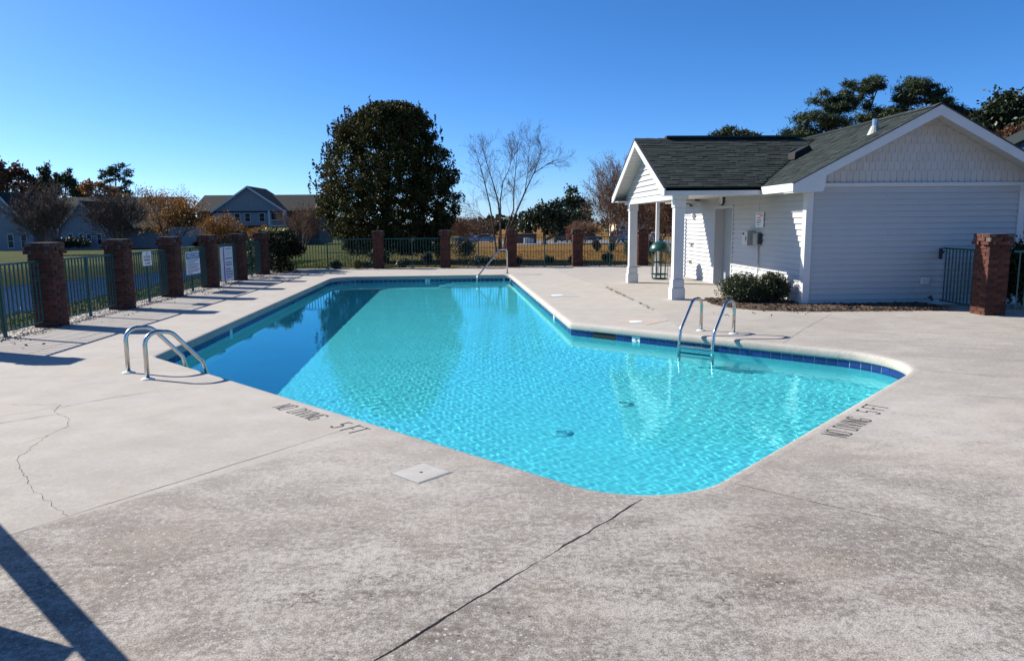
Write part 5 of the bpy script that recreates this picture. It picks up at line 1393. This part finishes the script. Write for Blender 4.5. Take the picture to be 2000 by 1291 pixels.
def two_storey():
    Y = 118.0; g = lawn_z(Y); t = thing('two_storey_house', 'two storey house with broad white gable, dark roof and balcony', 'house', (onY(485, 460, Y).x, Y, g))
    X = lambda px, Yq=Y: onY(px, 430, Yq).x
    Z = lambda py, px=485, Yq=Y: onY(px, py, Yq).z
    ze = Z(412); zp = Z(364); x0, x1 = X(418), X(556)
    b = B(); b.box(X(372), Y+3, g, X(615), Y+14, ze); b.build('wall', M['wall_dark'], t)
    r_ = B(); gable_roof(r_, X(368), X(617), Y+2.2, Y+15, ze, Z(379, 450), 'x', .3); r_.build('roof', M['roof_far'], t)
    b = B(); b.prism([(x0, Z(441)), (x1, Z(441)), (x1, ze), ((x0+x1)/2, zp-.25), (x0, ze)], 'y', Y, Y+8); b.build('front_gable', M['wall_far'], t)
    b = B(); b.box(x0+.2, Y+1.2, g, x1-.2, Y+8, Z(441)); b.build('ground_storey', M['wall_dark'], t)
    r_ = B(); gable_roof(r_, x0, x1, Y, Y+10, ze, zp-.1, 'y', .4); r_.build('roof', M['roof_far'], t)
    B().box(x0-.1, Y-.06, ze-.28, x1+.1, Y-.002, ze-.05).build('band_board', M['roof_far'], t)
    for sg in (-1, 1):
        xe = x0-.4 if sg < 0 else x1+.4; xm = (x0+x1)/2; s_ = (zp-.1-ze)/((x1-x0)/2); B().bar((xm, Y-.42, zp-.12), (xe, Y-.42, ze-.4*s_-.02), .05, .25).build('rake_board', M['trim'], t)
    for px in (464, 484, 512): win(t, X(px), Y-.005, Z(433), .75, 1.25)
    # balcony at right
    bx0, bx1 = X(529), X(560)
    B().box(bx0, Y-1.4, Z(443), bx1, Y-.01, Z(441)).build('balcony_floor', M['trim'], t)
    B().box(bx0+.15, Y-.03, Z(440.5), bx1-.3, Y-.006, Z(417)).build('balcony_dark_panel', M['glass_far'], t)  # flat dark panel set on the wall behind the balcony
    bb = B()
    for k in range(14): xx = bx0+(bx1-bx0)*k/13; bb.box(xx-.02, Y-1.38, Z(441), xx+.02, Y-1.34, Z(431))
    tag(bb.build('baluster', M['trim'], t), kind='stuff')
    B().box(bx0, Y-1.4, Z(431), bx1, Y-1.32, Z(430)).build('handrail', M['trim'], t)
    for xx in (bx0+.1, bx1-.1): B().box(xx-.1, Y-1.4, g, xx+.1, Y-1.2, ze).build('column', M['trim'], t)
    for px in (395, 378, 440): win(t, X(px, Y+3), Y+2.995, Z(462, px), .8, 1.3, 'wall_far' if px != 440 else 'glass_far')
    # porch shed roof at left with entrance
    B().box(X(372), Y+.6, Z(438), X(418), Y+3, Z(434)).build('porch_roof', M['roof_far'], t)
two_storey()
def cream_house():
    Y = 140.0; g = lawn_z(Y); X = lambda px: onY(px, 440, Y).x; Z = lambda py: onY(1218, py, Y).z
    t = thing('cream_house', 'cream gabled house glimpsed behind the crape myrtle stems', 'house', (X(1215), Y, g))
    b = B(); b.prism([(X(1205), g), (X(1262), g), (X(1262), Z(436)), (X(1222), Z(420)), (X(1205), Z(432))], 'y', Y, Y+8); b.build('wall', M['cream'], t)
    for px in (1216, 1232, 1250): win(t, X(px), Y-.002, Z(457), .9, 1.4, 'glass_far')
    r_ = B(); r_.bar((X(1222), Y+4, Z(418.5)), (X(1200), Y+4, Z(434)), 9, .2, (0, 0, 1)); r_.build('roof', M['roof_far'], t)
cream_house()
def right_roof():
    t = thing('neighbour_building', 'neighbouring building with green shingle roof behind the gable', 'building', (17.5, 24, 0))
    p = onY(1958, 294, 24.2); q = onY(2000, 274, 24.2); sl = (q.z-p.z)/(q.x-p.x); xr = p.x+5; zr = p.z+5*sl
    b = B(); b.prism([(p.x+.4, 0), (p.x+9.6, 0), (p.x+9.6, p.z-.1), (xr, zr-.5), (p.x+.4, p.z-.1)], 'y', 24.5, 25.5); b.build('wall', M['white'], t)
    r_ = B()
    for sg in (-1, 1): r_.prism([(xr, zr), (xr+sg*5.05, p.z), (xr+sg*5.05, p.z-.12), (xr, zr-.12)], 'y', 24.2, 25.7)
    r_.build('roof', M['shingle'], t)
right_roof()
t = thing('brick_enclosure', 'low brown brick enclosure with pale utility boxes across the lawn', 'enclosure', onG(1028, 476))
p = onG(1028, 476); k = p.y/F_PX
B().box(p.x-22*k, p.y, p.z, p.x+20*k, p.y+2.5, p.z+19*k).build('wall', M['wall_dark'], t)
for dx, w_, h_ in ((-2, 3.2, 11), (4.5, 3.6, 12), (11, 2.6, 9)): B().box(p.x+(dx-w_)*k, p.y-1.4, p.z, p.x+(dx+w_)*k, p.y-.5, p.z+h_*k).build('utility_box', M['light_grey'], t)
t = thing('light_pole', 'thin parking lot pole with a flat crossbar head', 'lamp post', at(1083, 105))
p = at(1083, 105); b = B(); b.tube([p, p+Vector((0, 0, 3.4))], [.07, .05], 8); b.build('pole', M['black'], t); B().box(p.x-.6, p.y-.12, p.z+3.38, p.x+.6, p.y+.12, p.z+3.5).build('lamp_head', M['grey_box'], t)
t = thing('garden_lamp_post', 'short lamp post with round white globe near the porch house', 'lamp post', at(361, 98))
p = at(361, 98); b = B(); b.tube([p, p+Vector((0, 0, 2.2))], .05, 8); b.build('pole', M['black'], t); B().lathe([(.02, 2.2), (.13, 2.28), (.15, 2.38), (.10, 2.5), (.02, 2.53)], 12, p).build('globe', M['print_white'], t, smooth=True)
for px, lb in ((1072, 'orange red flag on a pole at the parking lot'), (1107, 'red flag beside the crape myrtle pillar')):
    p = at(px, 108); t = thing('roadside_flag', lb, 'flag', p, 0, 'small flags by the parking lot')
    b = B(); b.tube([p, p+Vector((0, 0, 1.7))], .02, 6); b.build('staff', M['light_grey'], t)
    b = B(); b.prism([(p.x, p.z+.6), (p.x+.45, p.z+.75), (p.x+.35, p.z+1.2), (p.x+.05, p.z+1.7), (p.x-.12, p.z+1.3)], 'y', p.y-.03, p.y+.03); b.build('cloth', M['orange'], t)

# ------------------------------------------------------------------ cars
def sec(x, z0, z1, w): 
    m_ = (z0+z1)/2
    return [(x, -w*.92, z0), (x, w*.92, z0), (x, w, z0+(z1-z0)*.3), (x, w*.985, m_+(z1-z0)*.18), (x, w*.9, z1), (x, -w*.9, z1), (x, -w*.985, m_+(z1-z0)*.18), (x, -w, z0+(z1-z0)*.3)]
PAINT = {}
def paint(c):
    if c not in PAINT: PAINT[c] = pm('car_paint_%d' % len(PAINT), c, .22, .03, 3, metal=.35)
    return PAINT[c]
def car(kind, col, loc, rz, label):
    t = thing('parked_car', label, 'car', loc, rz, 'parked cars', local=True)
    if kind == 'sedan':
        body = [(2.28, .38, .62, .66), (2.15, .26, .74, .80), (1.25, .24, .90, .88), (.4, .22, .94, .89), (-1.3, .22, .96, .89), (-2.05, .26, .98, .84), (-2.28, .42, .86, .72)]
        cab = [(1.22, .86, .90, .74), (.42, .90, 1.38, .66), (-.25, .90, 1.44, .64), (-.95, .92, 1.38, .64), (-1.78, .94, .99, .70)]
        side = [(1.0, .95), (.40, 1.33), (-.25, 1.385), (-.92, 1.33), (-1.42, .98)]; wx = 1.38
    else:
        body = [(2.2, .42, .78, .72), (2.1, .34, .95, .86), (1.25, .32, 1.06, .92), (.4, .30, 1.10, .93), (-1.6, .30, 1.12, .93), (-2.15, .34, 1.10, .90), (-2.25, .45, .95, .84)]
        cab = [(1.2, 1.02, 1.08, .80), (.55, 1.08, 1.68, .72), (-.4, 1.1, 1.76, .72), (-1.85, 1.1, 1.70, .72), (-2.18, 1.08, 1.14, .82)]
        if kind == 'pickup': cab = [(1.1, 1.02, 1.08, .80), (.5, 1.08, 1.66, .72), (-.3, 1.1, 1.70, .72), (-.5, 1.1, 1.66, .72), (-.62, 1.08, 1.12, .8)]
        side = [(.95, 1.14), (.52, 1.60), (-.4, 1.68), (-1.8, 1.63), (-1.98, 1.16)] if kind == 'suv' else [(.85, 1.14), (.48, 1.58), (-.28, 1.62), (-.5, 1.14)]; wx = 1.4
    pb = paint(col)
    b = B(); b.loft([sec(*s_) for s_ in body]); bo_ = b.build('body', pb, t, smooth=False, bevel=.03)
    b = B(); b.loft([sec(*s_) for s_ in cab]); b.build('cabin', pb, t, bevel=.03)
    ww = .70 if kind == 'sedan' else .79
    for s_ in (-1, 1): B().prism(side, 'y', s_*ww, s_*(ww+.02)).build('side_window', M['glass_far'], t)
    for (xa, za, wa), (xb, zb, wb) in (((cab[0][0]+.0, cab[0][2]+.03, .68), (cab[1][0]+.03, cab[1][2]-.04, .58)), ((cab[-1][0]-.02, cab[-1][2]+.04, .62), (cab[-2][0]-.02, cab[-2][2]-.04, .56))):
        dx = .03 if xa > 0 else -.03
        b = B(); b.add([(xa+dx, -wa, za), (xa+dx, wa, za), (xb+dx, wb, zb), (xb+dx, -wb, zb), (xa-dx, -wa, za-.03), (xa-dx, wa, za-.03), (xb-dx, wb, zb-.03), (xb-dx, -wb, zb-.03)], [(0, 1, 2, 3), (7, 6, 5, 4), (0, 4, 5, 1), (1, 5, 6, 2), (2, 6, 7, 3), (3, 7, 4, 0)]); b.build('windscreen', M['glass_far'], t)
    rw = .33 if kind == 'sedan' else .38
    for x in (wx, -wx):
        for s_ in (-1, 1):
            y0 = s_*(.90 if kind == 'sedan' else .94)
            b = B(); n_ = 18; b.loft([[(x+rw*math.cos(6.2832*k/n_), y0-s_*.2, rw+rw*math.sin(6.2832*k/n_)) for k in range(n_)], [(x+rw*math.cos(6.2832*k/n_), y0, rw+rw*math.sin(6.2832*k/n_)) for k in range(n_)]])
            wo = b.build('wheel', M['rubber'], t)
            b = B(); b.loft([[(x+rw*.6*math.cos(6.2832*k/n_), y0, rw+rw*.6*math.sin(6.2832*k/n_)) for k in range(n_)], [(x+rw*.55*math.cos(6.2832*k/n_), y0+s_*.015, rw+rw*.55*math.sin(6.2832*k/n_)) for k in range(n_)]]); b.build('rim', M['rim'], wo)
    zf = .62 if kind == 'sedan' else .82
    for s_ in (-1, 1):
        B().box(2.12, s_*.62-.14, zf, 2.24, s_*.62+.14, zf+.12).build('headlight', M['lamp_clear'], t)
        B().box(-2.26, s_*.66-.1, zf+.12, -2.12, s_*.66+.1, zf+.3).build('tail_light', M['lamp_red'], t)
def road_at(px, Y): p = at(px, Y); p.z += .04; return p
BLU = (.22, .31, .45)
car('sedan', (.30, .38, .50), road_at(943, 126), R(180), 'silver blue sedan parked side on left of the bare birch')
car('sedan', (.05, .10, .28), road_at(912, 134), R(160), 'dark blue car behind the silver blue sedan')
car('suv', (.03, .035, .045), road_at(1097, 112), R(80), 'black car seen from behind on the parking lot')
car('sedan', (.30, .38, .52), road_at(287, 112), R(8), 'pale blue sedan between two left fence pillars')
car('pickup', (.12, .2, .36), road_at(303, 122), R(170), 'blue pickup behind the pale blue sedan')
car('suv', (.10, .15, .24), road_at(1213, 104), R(60), 'blue grey vehicle left of the porch post')
car('suv', (.05, .07, .12), road_at(1232, 112), R(70), 'dark vehicle partly hidden by the porch post')
car('sedan', (.05, .06, .09), road_at(1150, 125), R(0), 'dark car behind the crape myrtle pillar')
car('sedan', (.4, .42, .45), road_at(1280, 108), R(75), 'pale car seen between the porch posts')
car('sedan', (.25, .02, .02), road_at(1112, 130), R(0), 'red car beyond the crape myrtle pillar')

# ------------------------------------------------------------------ unseen barrier, made up to cast the shadow across the near corner
t = thing('shadow_barrier', 'unseen made-up barrier and block, added to cast the near left corner shadow', 'barrier', (-3.2, 3.7, 0))
def back(gx_, gy_, z): return Vector((gx_-z/.70, gy_+.47*z/.70, z))
for o_ in (0.0, .085):
    a = back(-3.6, 5.04-o_*1.35, 1.02); c = back(-1.20, 2.55-o_*.85, 1.02); B().bar(a, c, .052, .04).build('rail', M['timber'], t)
e_ = back(-1.68, 2.93, .985)
B().box(e_.x-.30, e_.y-.55, 0, e_.x, e_.y, .985).build('shadow_block', M['timber'], t)
s_ = back(-3.45, 4.75, .98); B().box(s_.x-.045, s_.y-.045, 0, s_.x+.045, s_.y+.045, .985).build('post', M['timber'], t)
